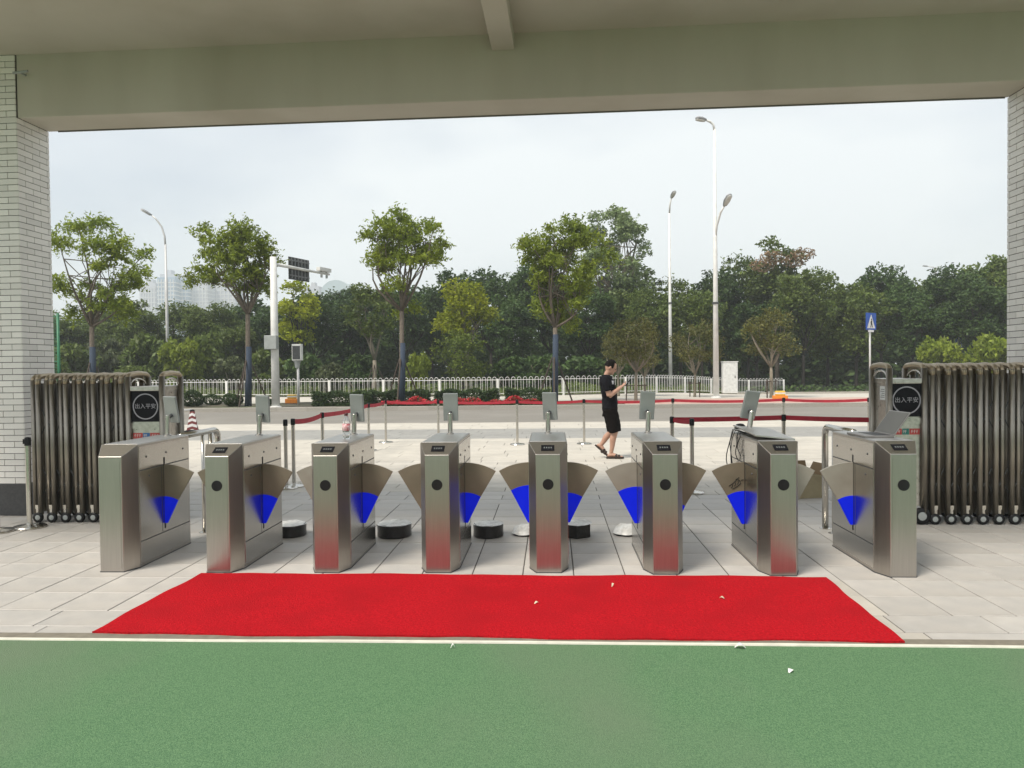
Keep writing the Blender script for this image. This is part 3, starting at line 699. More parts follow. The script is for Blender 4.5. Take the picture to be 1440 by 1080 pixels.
for i, (px, py, lab) in enumerate(((755, 852, 'small pale fallen leaf on the middle of the red carpet'), (862, 828, 'small pale fallen leaf near the far edge of the red carpet'), (1015, 845, 'curled pale scrap on the red carpet'),
                                   (1041, 913, 'white scrap lying at the edge of the green floor'), (1112, 946, 'white curved scrap lying out on the green floor'), (637, 913, 'pale crumb on the green floor by the edge strip'))):
    p = gr(px, py); z = .0165 if i < 3 else .006
    b = MB(); n = 5; v = []; f = []; L_ = (.035, .028, .032, .06, .045, .026)[i]; W_ = L_*.3
    for k in range(n+1):
        s_ = k/n; ww = W_*math.sin(math.pi*min(.95, max(.08, s_))); zz = .012*math.sin(math.pi*s_)*(1+i % 2)
        v += [(L_*(s_-.5), -ww+.02*(s_-.5)**2, zz), (L_*(s_-.5), ww+.02*(s_-.5)**2, zz+.003)]
    f = [(2*k, 2*k+2, 2*k+3, 2*k+1) for k in range(n)]
    o = b.add(v, f).build('fallen_leaf' if i < 3 else 'paper_scrap', mat('dry_leaf', (.62, .58, .42), .7) if i < 3 else WHITEP, None, label=lab, category='leaf' if i < 3 else 'scrap', loc=(p.x, p.y, z), rz=R((40, 70, -30, -8, 60, 15)[i]))
    sm = o.modifiers.new('thickness', 'SOLIDIFY'); sm.thickness = .001

# ================================================================== TREES
def leaves_mesh(name, pts, size, rng, m, up=.5, aspect=.5, droop=0.):
    """pts (n,3); each leaf a small diamond with its own direction"""
    n = len(pts); a = rng.normal(size=(n, 3)); a[:, 2] = a[:, 2]*.6 - droop
    a /= np.linalg.norm(a, axis=1)[:, None]
    nn = rng.normal(size=(n, 3)); nn[:, 2] += up*2; b = np.cross(nn, a); b /= np.linalg.norm(b, axis=1)[:, None]+1e-9
    L_ = size*rng.uniform(.65, 1.35, n)[:, None]; W_ = L_*aspect
    V = np.stack([pts-a*L_/2, pts+b*W_/2, pts+a*L_/2, pts-b*W_/2], 1).reshape(-1, 3)
    me = bpy.data.meshes.new(name); me.vertices.add(4*n); me.loops.add(4*n); me.polygons.add(n)
    me.vertices.foreach_set('co', V.astype(np.float32).ravel()); me.loops.foreach_set('vertex_index', np.arange(4*n, dtype=np.int32))
    me.polygons.foreach_set('loop_start', np.arange(0, 4*n, 4, dtype=np.int32)); me.materials.append(m); me.update(calc_edges=True); me.validate(); return me
def clump_points(rng, c, r, n, shell=.55):
    d = rng.normal(size=(n, 3)); d /= np.linalg.norm(d, axis=1)[:, None]
    q = rng.uniform(0, 1, n)**(1/3.)*(1-shell)+shell*rng.uniform(.75, 1.08, n)
    return np.array(c)+d*q[:, None]*np.array(r)
def spray_points(rng, c, r, n):
    """leaves strung along twigs that radiate from the clump centre and droop at the tips"""
    k = max(3, n//11); d = rng.normal(size=(k, 3)); d[:, 2] = d[:, 2]*.75+.25; d /= np.linalg.norm(d, axis=1)[:, None]
    L_ = rng.uniform(.75, 1.45, k); i = rng.integers(0, k, n); t = rng.uniform(.2, 1, n)**.8
    p = d[i]*(L_[i]*t)[:, None]; p[:, 2] -= .35*(t**2)*L_[i]*(1-np.abs(d[i, 2]))
    return np.array(c)+p*np.array(r)*np.array([1, 1, 1.15])+rng.normal(size=(n, 3))*.055
def crown_clumps(rng, n, c, r, cr, low=-.75):
    out_ = []
    while len(out_) < n:
        d = rng.normal(size=3); d /= np.linalg.norm(d); q = rng.uniform(.35, 1.)**.6
        p = d*q
        if p[2] < low: continue
        s_ = cr*rng.uniform(.65, 1.25); out_.append((np.array(c)+p*np.array(r), np.array([s_, s_, s_*rng.uniform(.55, .8)])))
    return out_
def limb(b, p0, p1, r0, r1, rng, bend=.12, n=6, sides=7):
    p0, p1 = np.array(p0, float), np.array(p1, float); L_ = np.linalg.norm(p1-p0); off = rng.normal(size=3)*bend*L_; off[2] = abs(off[2])*.3
    pts = [tuple(p0+(p1-p0)*t+off*math.sin(math.pi*t)*(1-.3*t)) for t in np.linspace(0, 1, n)]
    b.tube(pts, [r0+(r1-r0)*t for t in np.linspace(0, 1, n)], sides, True)
    return pts
def tree_meshes(seed, hf, r_trunk, crown_c, crown_r, nclump, cr, nleaf, lsize, lm, bark, shell=.55, lean=(0, 0), limbs=8, extra=(), aspect=.5, droop=.15, low=-.75, spray=.55):
    """returns (trunk mesh, crown mesh) at local origin. extra: hand-placed clumps (centre, radius)"""
    rng = np.random.default_rng(seed); b = MB()
    cl = crown_clumps(rng, nclump, crown_c, crown_r, cr, low) + [(np.array(c), np.array([q, q, q*.7])) for c, q in extra]
    fork = (lean[0]*.6, lean[1]*.6, hf)
    b.tube([(0, 0, -.15), (lean[0]*.05, 0, .12), (lean[0]*.3, lean[1]*.3, hf*.55), fork], [r_trunk*1.35, r_trunk*1.05, r_trunk*.92, r_trunk*.85], 10)
    tips = sorted(cl, key=lambda c: rng.random())
    mains = []
    for k in range(min(limbs, len(tips))):
        c = tips[k][0]; p = limb(b, fork, c, r_trunk*.55, r_trunk*.12, rng); mains.append(p)
    for c, rr in tips[limbs:]:
        q = mains[rng.integers(len(mains))]; st = q[rng.integers(2, 5)]; limb(b, st, c, r_trunk*.22, r_trunk*.06, rng, .1, 5, 5)
    pts = []
    tot = sum(float(np.prod(c[1]))**.667 for c in cl)
    for c, rr in cl:
        k = max(20, int(nleaf*float(np.prod(rr))**.667/tot)); k2 = int(k*spray)
        if k2: pts.append(spray_points(rng, c, rr, k2))
        if k-k2 > 0: pts.append(clump_points(rng, c, rr, k-k2, shell))
    pts = np.concatenate(pts)
    return b.mesh('trunk', bark, True, False), leaves_mesh('crown', pts, lsize, rng, lm, .5, aspect, droop)
def put_tree(name, label, cat, group, meshes, loc, rz=0, sc=1.):
    t = thing(name, label, cat, loc, rz, group); t.scale = (sc, sc, sc) if not isinstance(sc, tuple) else sc
    link('trunk', meshes[0], t); link('crown', meshes[1], t); return t
def stakes(t, r, h, n, m, seed):
    rr = random.Random(seed)
    for i in range(n):
        a = 2*math.pi*i/n+.5; MB().tube([(r*math.cos(a), r*math.sin(a), -.1), (.1*math.cos(a), .1*math.sin(a), h)], .035, 6).build('support_stake', m, t)
def mpp(Y): return Y/F          # metres per photo pixel at depth Y
# --- young street trees along the planting strip (hand-shaped crowns from the photograph)
def street(px, base_y, Y, top_y, crown, clumps, seed, label, wrap=2.6, forkz=3.4, lm=LEAF_STREET, nleaf=11000, extra_px=(), rt=.115, stk=True, lsize=.19):
    p = at(px, base_y, Y); k = mpp(Y)
    def loc(x, y): q = at(x, y, Y); return (q.x-p.x, 0, q.z-.07)
    cx, cy, rx, ry = crown; c = loc(cx, cy)
    ex = [((loc(x, y)[0], random.Random(seed+i).uniform(-.9, .9), loc(x, y)[2]), r*k) for i, (x, y, r) in enumerate(extra_px)]
    ms = tree_meshes(seed, forkz, rt, c, (rx*k, rx*k*.9, ry*k), clumps, 15*k, nleaf, lsize, lm, BARK, .35, (.1, 0), 9, ex, .34, .6, -.75, .95)
    t = put_tree('street_tree', label, 'tree', 'young staked street trees in the planting strip', ms, (p.x, Y, .07))
    if wrap: MB().tube([(0, 0, 0), (.05, 0, wrap*.5), (.07, 0, wrap)], [rt*1.32, rt*1.12, rt*1.08], 12).build('trunk_wrap', WRAP, t, True)
    if stk: stakes(t, .95, 2.0, 3, STAKE, seed)
    return t
street(130, 575, 32.4, 300, (138, 395, 50, 66), 24, 11, 'loose-crowned street tree beside the brick pier, blue wrap on its trunk', 2.7, 3.6,
       extra_px=[(112, 320, 24), (142, 315, 20), (172, 345, 22), (98, 345, 24), (190, 352, 16), (200, 385, 20), (178, 392, 20), (92, 400, 20), (100, 440, 18), (165, 440, 20), (140, 350, 24)])
street(349, 574, 31.8, 310, (332, 375, 50, 52), 26, 12, 'street tree with spreading crown next to the camera gantry post', 2.6, 4.0,
       extra_px=[(285, 325, 17), (345, 325, 22), (318, 345, 24), (280, 352, 15), (370, 345, 22), (385, 365, 16), (275, 395, 16), (300, 385, 20), (355, 395, 26), (335, 365, 28)])
street(565, 566, 32.6, 293, (570, 350, 50, 42), 26, 13, 'tall street tree with umbrella crown behind the clipped hedge, stakes at its foot', 2.7, 4.1,
       extra_px=[(560, 308, 20), (535, 320, 18), (590, 318, 20), (518, 335, 14), (622, 340, 14), (612, 325, 16), (545, 350, 24), (595, 355, 24), (560, 400, 18), (580, 430, 14), (555, 440, 14), (540, 375, 16)])
street(780, 566, 33.0, 300, (790, 385, 48, 74), 34, 14, 'street tree with long drooping light green crown and leaning wooden props', 3.0, 3.3, nleaf=15000,
       extra_px=[(745, 345, 16), (765, 335, 22), (800, 320, 24), (830, 335, 22), (735, 350, 12), (855, 360, 18), (785, 370, 28), (820, 390, 26), (770, 420, 22), (800, 450, 20)])
# --- small open-vase trees along the pink path
sv = tree_meshes(31, 1.3, .075, (0, 0, 2.75), (1.15, 1.1, 1.15), 20, .48, 3800, .13, LEAF_OCHRE, BARKPALE, .3, (.05, 0), 9, (), .42, .35)
sv2 = tree_meshes(32, 1.15, .07, (0, 0, 2.7), (1.3, 1.2, 1.2), 22, .46, 4000, .13, LEAF_OCHRE, BARKPALE, .3, (-.08, 0), 9, (), .42, .35)
for i, (px, py, Y, ms, sc, rz, lab) in enumerate(((894, 566, 34.0, sv, 1.0, 0, 'small vase-shaped tree beside the walking man, wooden frame at its foot'), (977, 563, 38.2, sv2, .98, 2, 'small vase-shaped tree standing between the two tall lamp posts'),
                                                  (1085, 561, 36.5, sv, 1.12, 4, 'small vase-shaped tree with ochre leaves right of the tall lamp post'), (907, 560, 40, sv2, .85, 1, 'small vase-shaped tree just beyond the one beside the man'),
                                                  (870, 556, 40, sv, .9, 3, 'small thin tree behind the walking man'))):
    p = at(px, py, Y); t = put_tree('vase_tree', lab, 'tree', 'small ochre-leaved trees along the path', ms, (p.x, Y, .06+zt(p.x, Y)), rz, sc)
    if i < 3:
        for sx in (-.42, .42): MB().tube([(sx, 0, -.1), (sx, 0, .78)], .03, 6).build('support_post', STAKE, t)
        MB().tube([(-.55, .02, .70), (.55, .02, .70)], .025, 6).build('support_rail', STAKE, t)
# --- tree with stakes beyond the fence, yellow-green trees, tall poplar
def back(px, top_y, Y, seed, lm, label, group, wpx, base=.06, low_frac=.25, bark=BARKDARK, nclump=26, nleaf=5200, lsize=.30, name='wood_tree', hf=None, shell=.5, forcez=None, cl=.0, aspect=.5, limbs=6):
    q = at(px, top_y, Y); z0 = base+zt(q.x, Y); h = q.z-z0; rx = wpx*mpp(Y)/2
    zc = h*(low_frac+1)/2; rz_ = h*(1-low_frac)/2
    cr = cl if cl else max(.5, rx*.34)
    ms = tree_meshes(seed, hf if hf else max(.8, h*low_frac*.9), .06+.012*h, (0, 0, zc), (max(.3, rx-cr*.6), max(.3, rx-cr*.6)*.9, max(.4, rz_-cr*.5)), nclump, cr, nleaf, lsize, lm, bark, shell, (0, 0), limbs, (), aspect, .2, -.95)
    return put_tree(name, label, 'tree', group, ms, (q.x, Y, z0))
t = back(525, 388, 50, 41, LEAF_MID, 'slim forked tree propped by three stakes just beyond the white fence', None, 78, low_frac=.42, bark=BARKPALE, hf=2.2, nclump=22, nleaf=3600, lsize=.24, name='forked_tree', shell=.35)
stakes(t, 1.1, 1.9, 3, STAKE, 3)
back(655, 388, 51, 42, LEAF_YELLOW, 'bright yellow-green rounded tree beyond the white fence', None, 98, low_frac=.42, bark=BARKPALE, nclump=30, nleaf=6500, lsize=.24, name='yellow_green_tree')
back(650, 466, 47, 43, leafmat('leaf_yellow_soft', (.125, .165, .022), (.085, .125, .02), .35), 'low yellow-green bush in front of the bright yellow-green tree', None, 100, low_frac=.05, nclump=24, nleaf=4200, lsize=.17, name='yellow_green_bush')
t = back(415, 392, 55, 44, LEAF_YELLOW, 'yellow-green tree showing behind the camera gantry post', None, 75, low_frac=.3, nclump=24, nleaf=4200, lsize=.27, name='yellow_green_tree')
back(866, 285, 66, 45, LEAF_PALE, 'tall pale poplar rising above the wood behind the drooping street tree', None, 128, low_frac=.3, bark=BARKPALE, nclump=84, nleaf=17000, lsize=.30, name='tall_poplar', shell=.25, cl=.9)
back(1092, 328, 66, 46, LEAF_MID, 'tall tree with pinkish seed pods on its shoulders above the wood', None, 96, low_frac=.2, nclump=32, nleaf=7000, lsize=.34, name='pod_tree')
po = [o for o in COL.objects if o.name.startswith('pod_tree')][0]
rngp = np.random.default_rng(9); k66 = mpp(66)
pp = np.concatenate([clump_points(rngp, ((x-1092)*k66, -1.9, at(1092, y_, 66).z-po.location.z), (1.1, .8, .6), 230, .2) for x, y_ in ((1065, 377), (1105, 372), (1078, 366), (1118, 362))])
link('seed_pods', leaves_mesh('seed_pods', pp, .26, rngp, LEAF_PINK), po)
back(1402, 332, 62, 47, LEAF_MID, 'tall arching tree rising beside the brick pier above the wood', None, 100, low_frac=.2, nclump=34, nleaf=7000, lsize=.30, name='arching_tree', shell=.3)
# --- the wood behind the fence: individual trees, front and back rows
WL = 'dark evergreen tree of the wood beyond the white fence'
WG = 'evergreen trees of the wood beyond the fence'
wood = [  # px, top y, depth, width px, kind
    (95, 440, 64, 95, 1), (150, 428, 68, 100, 1), (195, 420, 63, 90, 1), (262, 418, 66, 95, 1), (300, 422, 61, 90, 1), (345, 415, 67, 100, 0), (390, 425, 63, 90, 0),
    (440, 412, 60, 95, 0), (478, 405, 66, 105, 0), (505, 395, 70, 90, 0), (560, 398, 64, 95, 0), (605, 402, 70, 100, 0), (640, 374, 70, 95, 0), (690, 380, 68, 100, 0), (735, 368, 64, 95, 0), (715, 420, 60, 90, 0),
    (775, 390, 70, 100, 0), (825, 395, 61, 100, 0), (880, 393, 63, 100, 1), (918, 402, 60, 85, 1), (955, 390, 66, 100, 1), (985, 404, 60, 80, 1), (1015, 378, 68, 90, 0), (1048, 358, 70, 90, 1),
    (1060, 420, 60, 100, 0), (1128, 372, 61, 95, 1), (1165, 378, 66, 95, 1), (1205, 390, 61, 100, 1), (1240, 374, 66, 95, 0), (1278, 394, 61, 95, 0), (1310, 386, 65, 90, 1), (1345, 372, 61, 90, 0), (1385, 380, 58, 95, 0), (1425, 350, 65, 110, 0), (1460, 370, 60, 100, 1),
    (40, 430, 62, 100, 1), (330, 455, 57, 80, 1)]
protos = {}
for kind, lm in ((0, LEAF_DARK), (1, LEAF_MID)):
    for j in range(3):      # proto: height 8.5, width 6
        hh = 8.6; lf = (.26, .33, .22)[j]
        protos[(kind, j)] = tree_meshes(60+10*kind+j, 2.4, .13, (0, 0, hh*(lf+1)/2), (2.35, 2.2, hh*(1-lf)/2-.4), 38, .95, 11000, .25, lm, BARKDARK, .5, (.1*j, 0), 7, (), .5, .2, -.95)
for i, (px, ty, Y, w, kind) in enumerate(wood):
    q = at(px, ty, Y); z0 = .06+zt(q.x, Y); h = q.z-z0; sx = w*mpp(Y)/6.0*1.08; sz = h/8.55
    put_tree('wood_tree', (WL, 'mid-green leafy tree of the wood beyond the white fence')[kind], 'tree', (WG, 'mid-green trees of the wood beyond the fence')[kind], protos[(kind, i % 3)], (q.x, Y+rnd.uniform(-.8, .8), z0), rnd.uniform(0, 6), (sx, sx, sz))
# --- shrubs and low bushes beyond the fence
def bush_mesh(seed, lm, n=3000, ls=.16):
    rng = np.random.default_rng(seed); cl = crown_clumps(rng, 18, (0, 0, .55), (.7, .7, .5), .34, -.9); b = MB()
    for c, r_ in cl[:9]: limb(b, (0, 0, -.1), c, .035, .01, rng, .1, 5, 5)
    pts = np.concatenate([clump_points(rng, c, r_, n//18, .5) for c, r_ in cl]); pts = pts[pts[:, 2] > .02]
    return b.mesh('stem', BARKPALE, True, False), leaves_mesh('foliage', pts, ls, rng, lm, .4, .5, .1)
bm = [bush_mesh(81, LEAF_MID), bush_mesh(82, LEAF_DARK), bush_mesh(83, leafmat('leaf_grey_green', (.105, .125, .055), (.075, .095, .042), .3)), bush_mesh(84, LEAF_STREET)]
SH = 'leafy shrub of the undergrowth in front of the wood'
for px, ty, Y, w, k in ((100, 470, 52, 95, 0), (150, 462, 55, 90, 2), (205, 452, 53, 90, 0), (250, 462, 50, 80, 3), (295, 450, 54, 90, 0), (330, 490, 48, 70, 2), (372, 480, 52, 75, 0), (430, 488, 50, 70, 1), (505, 490, 52, 70, 1),
                        (720, 494, 49, 80, 1), (765, 490, 52, 80, 1), (825, 492, 52, 85, 1), (875, 498, 54, 70, 1), (1325, 460, 52, 70, 3), (1400, 455, 52, 75, 3), (1435, 465, 50, 60, 0), (180, 505, 46, 70, 0), (70, 490, 47, 70, 0)):
    q = at(px, ty, Y); z0 = .05+zt(q.x, Y); sx = w*mpp(Y)/2/.98; sz = (q.z-z0)/1.3
    t = thing('shrub', SH, 'shrub', (q.x, Y, z0), rnd.uniform(0, 6), 'shrubs in front of the wood'); t.scale = (sx, sx, sz)
    link('stem', bm[k][0], t); link('foliage', bm[k][1], t)
for px, ty, Y, w, k, lab in ((462, 502, 45, 52, 2, 'small rounded grey-green shrub behind the fence beside the roadside speed camera'), (590, 487, 46, 46, 3, 'light green rounded shrub behind the fence next to the umbrella-crowned street tree')):
    q = at(px, ty, Y); sx = w*mpp(Y)/2/.98; t = thing('rounded_shrub', lab, 'shrub', (q.x, Y, .05), 1); t.scale = (sx, sx, q.z/1.3)
    link('stem', bm[k][0], t); link('foliage', bm[k][1], t)
# the far wood that closes the gaps between trunks reads as one mass
rngw = np.random.default_rng(5); nW = 90000
fx = rngw.uniform(-75, 75, nW); fy = rngw.uniform(74, 92, nW); fz = rngw.uniform(0, 1, nW)**1.1*(6.4+1.2*np.sin(fx*.35)+.8*np.sin(fx*.9+1))
link('far_wood', leaves_mesh('far_wood', np.stack([fx, fy, fz-.4], 1), .8, rngw, LEAF_DARK), None, kind='stuff', label='dark mass of far wood closing the gaps between the trunks', category='wood')
ng = 9000; gx = rngw.uniform(-60, 60, ng); gy = rngw.uniform(52.4, 62, ng); gz = np.array([zt(a, c) for a, c in zip(gx, gy)])+.06+rngw.uniform(0, .45, ng)
link('ground_cover', leaves_mesh('ground_cover', np.stack([gx, gy, gz], 1), .28, rngw, LEAF_DARK, .1), None, kind='stuff', label='low dark ground cover along the edge of the wood', category='ground cover')
# --- clipped hedges in the planting strip
def hedge(x0, x1, ytop, ybase, Y, seed, label, dens=1.0, boxy=True, m=LEAF_HEDGE):
    a, c = at(x0, ybase, Y), at(x1, ybase, Y); h = at((x0+x1)/2, ytop, Y).z-.05; w = c.x-a.x; rng = np.random.default_rng(seed)
    n = int(9000*w*dens/2.2); u = rng.uniform(-1, 1, (n, 3)); 
    if boxy: k = rng.integers(0, 3, n); u[np.arange(n), k] = np.sign(u[np.arange(n), k])*rng.uniform(.45, 1.05, n)
    else: u /= np.maximum(.6, np.linalg.norm(u, axis=1))[:, None]
    wob = 1+.10*np.sin(u[:, 0]*w*3+seed)
    P_ = np.stack([u[:, 0]*w/2, u[:, 1]*.45, (u[:, 2]*.5+.5)*h*wob+.02], 1)
    t = thing('hedge', label, 'hedge', ((a.x+c.x)/2, Y, .05), 0, 'low hedges in the planting strip')
    link('foliage', leaves_mesh('foliage', P_, .085, rng, m, .4, .55, 0.), t)
    b = MB()
    for i in range(max(3, int(w*3))): xx = rng.uniform(-w/2*.9, w/2*.9); b.tube([(xx, rng.uniform(-.2, .2), -.05), (xx+rng.uniform(-.1, .1), 0, h*.8)], .012, 5)
    b.build('stem', BARKDARK, t)
hedge(443, 519, 552, 574, 31.6, 3, 'dense clipped hedge block next to the roadside speed camera')
hedge(521, 545, 551, 570, 32.6, 4, 'short clipped hedge piece before the umbrella-crowned street tree')
hedge(548, 603, 550, 570, 33.2, 5, 'low clipped hedge at the foot of the umbrella-crowned street tree')
hedge(614, 700, 549, 569, 33.0, 6, 'long clipped hedge between the umbrella-crowned and the drooping street trees')
hedge(712, 772, 548, 567, 33.0, 7, 'clipped hedge reaching the foot of the drooping street tree')
hedge(256, 286, 551, 574, 32.0, 8, 'ragged low bush beyond the red and white cone', .8, False)
hedge(288, 312, 556, 573, 33.2, 9, 'sparse thin bush between two fuller bushes', .35, False)
hedge(315, 341, 554, 573, 32.4, 10, 'ragged low bush at the foot of the street tree by the gantry', .8, False)
hedge(366, 382, 560, 575, 32.6, 11, 'sparse little bush beside the gantry post', .5, False)

# --- low red flower row along the kerb
nf = 9000; fxs = np.concatenate([rngw.uniform(at(a, 568, 30.7).x, at(c, 568, 30.7).x, nf//3) for a, c in ((546, 604), (612, 702), (710, 772))])
fxs += rngw.normal(size=len(fxs))*.12
fhs = .26+.09*np.sin(fxs*3.1)+.07*np.sin(fxs*7.7+1); fzs = .08+rngw.uniform(0, 1, len(fxs))*fhs; fp = np.stack([fxs, rngw.uniform(30.3, 31.0, len(fxs)), fzs], 1)
kp = rngw.uniform(0, 1, len(fxs)) < .45+.55*(np.sin(fxs*2.3)*np.sin(fxs*5.9+2) > -.25); fp, fzs = fp[kp], fzs[kp]; top_ = (fzs > .17) & (rngw.uniform(0, 1, len(fzs)) < .72)
FLR = mat('flower_red', (.55, .022, .035), .6, 0, (.40, .014, .022), 3, rnd_island=.35, trans=.2)
fb = thing('flower_row', 'low row of red flowers planted along the kerb before the hedges', 'flowers')
link('blossoms', leaves_mesh('blossoms', fp[top_], .085, rngw, FLR, .6, .8), fb, kind='stuff'); link('flower_leaves', leaves_mesh('flower_leaves', fp[~top_], .10, rngw, LEAF_HEDGE, .4), fb, kind='stuff')

# ================================================================== WHITE HOOP FENCE
fpoly = [(-40, 46.5), (-23, 44.5), (-1.5, 41.2), (6.5, 44.0), (14.0, 52.0), (20.3, 57.6)]
fpoly = [(at(40, 540, 47).x, 47), (at(250, 540, 44.5).x, 44.5), (at(700, 540, 41).x, 41), (at(880, 540, 43.5).x, 43.5), (at(1000, 540, 49.5).x, 49.5), (at(1102, 540, 54).x, 54)]
vg = MB(); v = []; f = []
fx_ = np.linspace(-60, 12.0, 60)
for x in fx_:
    yf = float(np.interp(x, [p_[0] for p_ in fpoly], [p_[1] for p_ in fpoly]))+.35
    v += [(x, min(yf, 51.9), .075+zt(x, yf)), (x, 52.02, .085+zt(x, 52))]
f = [(2*i, 2*i+2, 2*i+3, 2*i+1) for i in range(59)]
vg.add(v, f).build('grass_verge', SOIL, None, kind='structure')
nv = 26000; vx = rngw.uniform(-45, 11.5, nv); y0_ = np.interp(vx, [p_[0] for p_ in fpoly], [p_[1] for p_ in fpoly])+.4; vy = y0_+(52.3-y0_)*rngw.uniform(0, 1, nv)
vz = np.array([zt(a, c) for a, c in zip(vx, vy)])+.07+rngw.uniform(0, 1, nv)**1.3*(.38+.25*np.sin(vx*1.1)*np.sin(vx*.37+1))
link('verge_plants', leaves_mesh('verge_plants', np.stack([vx, vy, vz], 1), .17, rngw, LEAF_MID, .1), None, kind='stuff', label='low green plants growing on the verge just behind the hoop fence', category='plants')
fen = thing('hoop_fence', 'white railing of round-topped hoops running along the far pavement', 'fence')
FH = 1.08
hoop = MB().tube([(-.10, 0, .10), (-.10, 0, FH-.10)]+[(-.10*math.cos(a), 0, FH-.10+.10*math.sin(a)) for a in [i*math.pi/8 for i in range(1, 8)]]+[(.10, 0, FH-.10), (.10, 0, .10)], .0125, 6).mesh('hoop', WHITEP, True)
fpost = MB().cbox((-.05, -.05, 0), (.05, .05, FH-.10), .012).mesh('post', WHITEP)
cum = 0.; since = 99.
for (xa, ya), (xb, yb) in zip(fpoly[:-1], fpoly[1:]):
    L_ = math.hypot(xb-xa, yb-ya); ang = math.atan2(yb-ya, xb-xa); m = max(1, round(L_/3.3))
    for k in range(m):
        s0, s1 = L_*k/m, L_*(k+1)/m; pl = s1-s0
        def P_(s_): x = xa+(xb-xa)*s_/L_; y = ya+(yb-ya)*s_/L_; return Vector((x, y, .05+zt(x, y)))
        o = link('post', fpost, fen); o.location = P_(s0); o.rotation_euler = (0, 0, ang)
        nh = 11
        for i in range(nh):
            o = link('hoop', hoop, fen); o.location = P_(s0+pl*(i+.62)/(nh+.25)); o.rotation_euler = (0, 0, ang)
        for zz in (.16, FH-.16):
            MB().tube([P_(s0)+Vector((0, 0, zz)), P_(s1)+Vector((0, 0, zz))], .017, 6).build('rail', WHITEP, fen)
o = link('post', fpost, fen); o.location = (fpoly[-1][0], fpoly[-1][1], .05+zt(*fpoly[-1]))

# ================================================================== STREET LAMPS, GANTRY, SIGNS, CABINET
LAMPH = mat('lamp_head_grey', (.30, .31, .32), .45, .1, (.24, .25, .26), 8)
def head(b_parent, p, d, L_=.75, w=.34):
    """luminaire at p pointing along d"""
    d = Vector(d).normalized(); q = d.to_track_quat('Y', 'Z').to_matrix().to_4x4(); M = T(*p) @ q
    prof = [(0, .06, .05), (.12, .10, .07), (.45, w/2, .10), (.85, w/2*.9, .09), (1, w/2*.4, .04)]
    h_ = MB().loft([((0, L_*s_, .02), (a, 0, 0), (0, 0, c)) for s_, a, c in prof], 14, M).build('lamp_head', LAMPH, b_parent, True)
    MB().loft([((0, L_*s_, -.055), (a*.8, 0, 0), (0, 0, c*.5)) for s_, a, c in prof[1:]], 12, M).build('lens', mat('lamp_lens', (.6, .6, .57), .25), h_, True)
def lamp_post(px, py, Y, label, arms, topz, r0=.13, r1=.055, col=WHITEP, bands=()):
    p = at(px, py, Y); z0 = .05+zt(p.x, Y); t = thing('street_lamp', label, 'street lamp', (p.x, Y, z0))
    MB().tube([(0, 0, -.1), (0, 0, topz*.5), (0, 0, topz)], [r0, (r0+r1)/2, r1], 14).build('pole', col, t, True)
    MB().lathe([(r0*1.6, 0), (r0*1.6, .04), (r0*1.15, .07)], 16).build('base_flange', col, t)
    for zb in bands: MB().lathe([(r0*1.06, zb), (r0*1.06, zb+.10)], 14).build('band', DARKGREY, t)
    for pts, dr, L_ in arms:
        MB().tube(pts, [r1*.95]*(len(pts)-1)+[r1*.7], 10).build('arm', col, t, True); head(t, pts[-1], dr, L_)
    return t
lamp_post(1007, 561, 36.8, 'tall white street lamp with a second lower lamp head on its pole', [([(0, 0, 12.9), (-.05, 0, 13.2), (-.2, 0, 13.35), (-.42, -.1, 13.40)], (-1, -.3, .1), .55),
          ([(0, 0, 7.6), (.05, -.1, 8.3), (.18, -.35, 8.9), (.3, -.6, 9.15)], (.2, -.8, .55), .75)], 13.0, .15, .06, bands=(4.55,))
lamp_post(943, 547, 53.8, 'slim white street lamp standing beyond the fence with one head', [([(0, 0, 12.6), (.02, -.15, 13.2), (.08, -.4, 13.6)], (.15, -.8, .35), .8)], 12.7, .14, .065, bands=(6.2,))
lamp_post(237, 547, 54, 'grey street lamp with its arm curving over the trees near the brick pier', [([(0, 0, 10.8), (-.05, 0, 11.6), (-.25, 0, 12.3), (-.62, -.05, 12.85), (-.95, -.1, 13.15)], (-1, -.2, .62), .85)], 11.0, .14, .07, GALV)
p = at(1316, 372, 120); lamp_post(1316, 500, 120, 'thin distant street lamp above the wood behind the folding gate', [([(0, 0, p.z-.3), (-.4, 0, p.z), (-1.2, 0, p.z+.15)], (-1, 0, .1), .8)], p.z, .14, .08, GALV)
# camera gantry post
g = gr(388, 575); Yg = 31.0
gan = thing('camera_gantry', 'white traffic camera post with a long arm and a ribbed sign seen from behind', 'gantry', (at(388, 575, Yg).x, Yg, .06))
MB().tube([(0, 0, -.1), (0, 0, 3.2), (0, 0, 6.35)], [.17, .155, .135], 16).build('post', WHITEP, gan, True)
MB().lathe([(.24, 0), (.24, .04), (.18, .06)], 16).build('base_flange', WHITEP, gan)
bevel(MB().box((-.30, -.42, 2.45), (.22, -.14, 3.03)).build('control_box', GREYPAINT, gan), .02)
P1 = at(463, 386, 34.6)-Vector((gan.location.x, Yg, .06)); P0 = Vector((0, 0, P1.z+.02))
MB().tube([P0, P0.lerp(P1, .5), P1], [.075, .065, .05], 12).build('arm', WHITEP, gan, True)
def A_(s_): return P0.lerp(P1, s_)
dA = (P1-P0).normalized(); ux = Vector((dA.x, dA.y, 0)).normalized(); nrm = Vector((ux.y, -ux.x, 0))     # towards the camera side
MA = Matrix(((ux.x, nrm.x, 0, A_(.47).x), (ux.y, nrm.y, 0, A_(.47).y), (0, 0, 1, A_(.47).z), (0, 0, 0, 1)))
sg = MB().box((-.68, -.14, -.50), (.68, -.09, .48), MA).build('sign_panel', DARKGREY, gan)
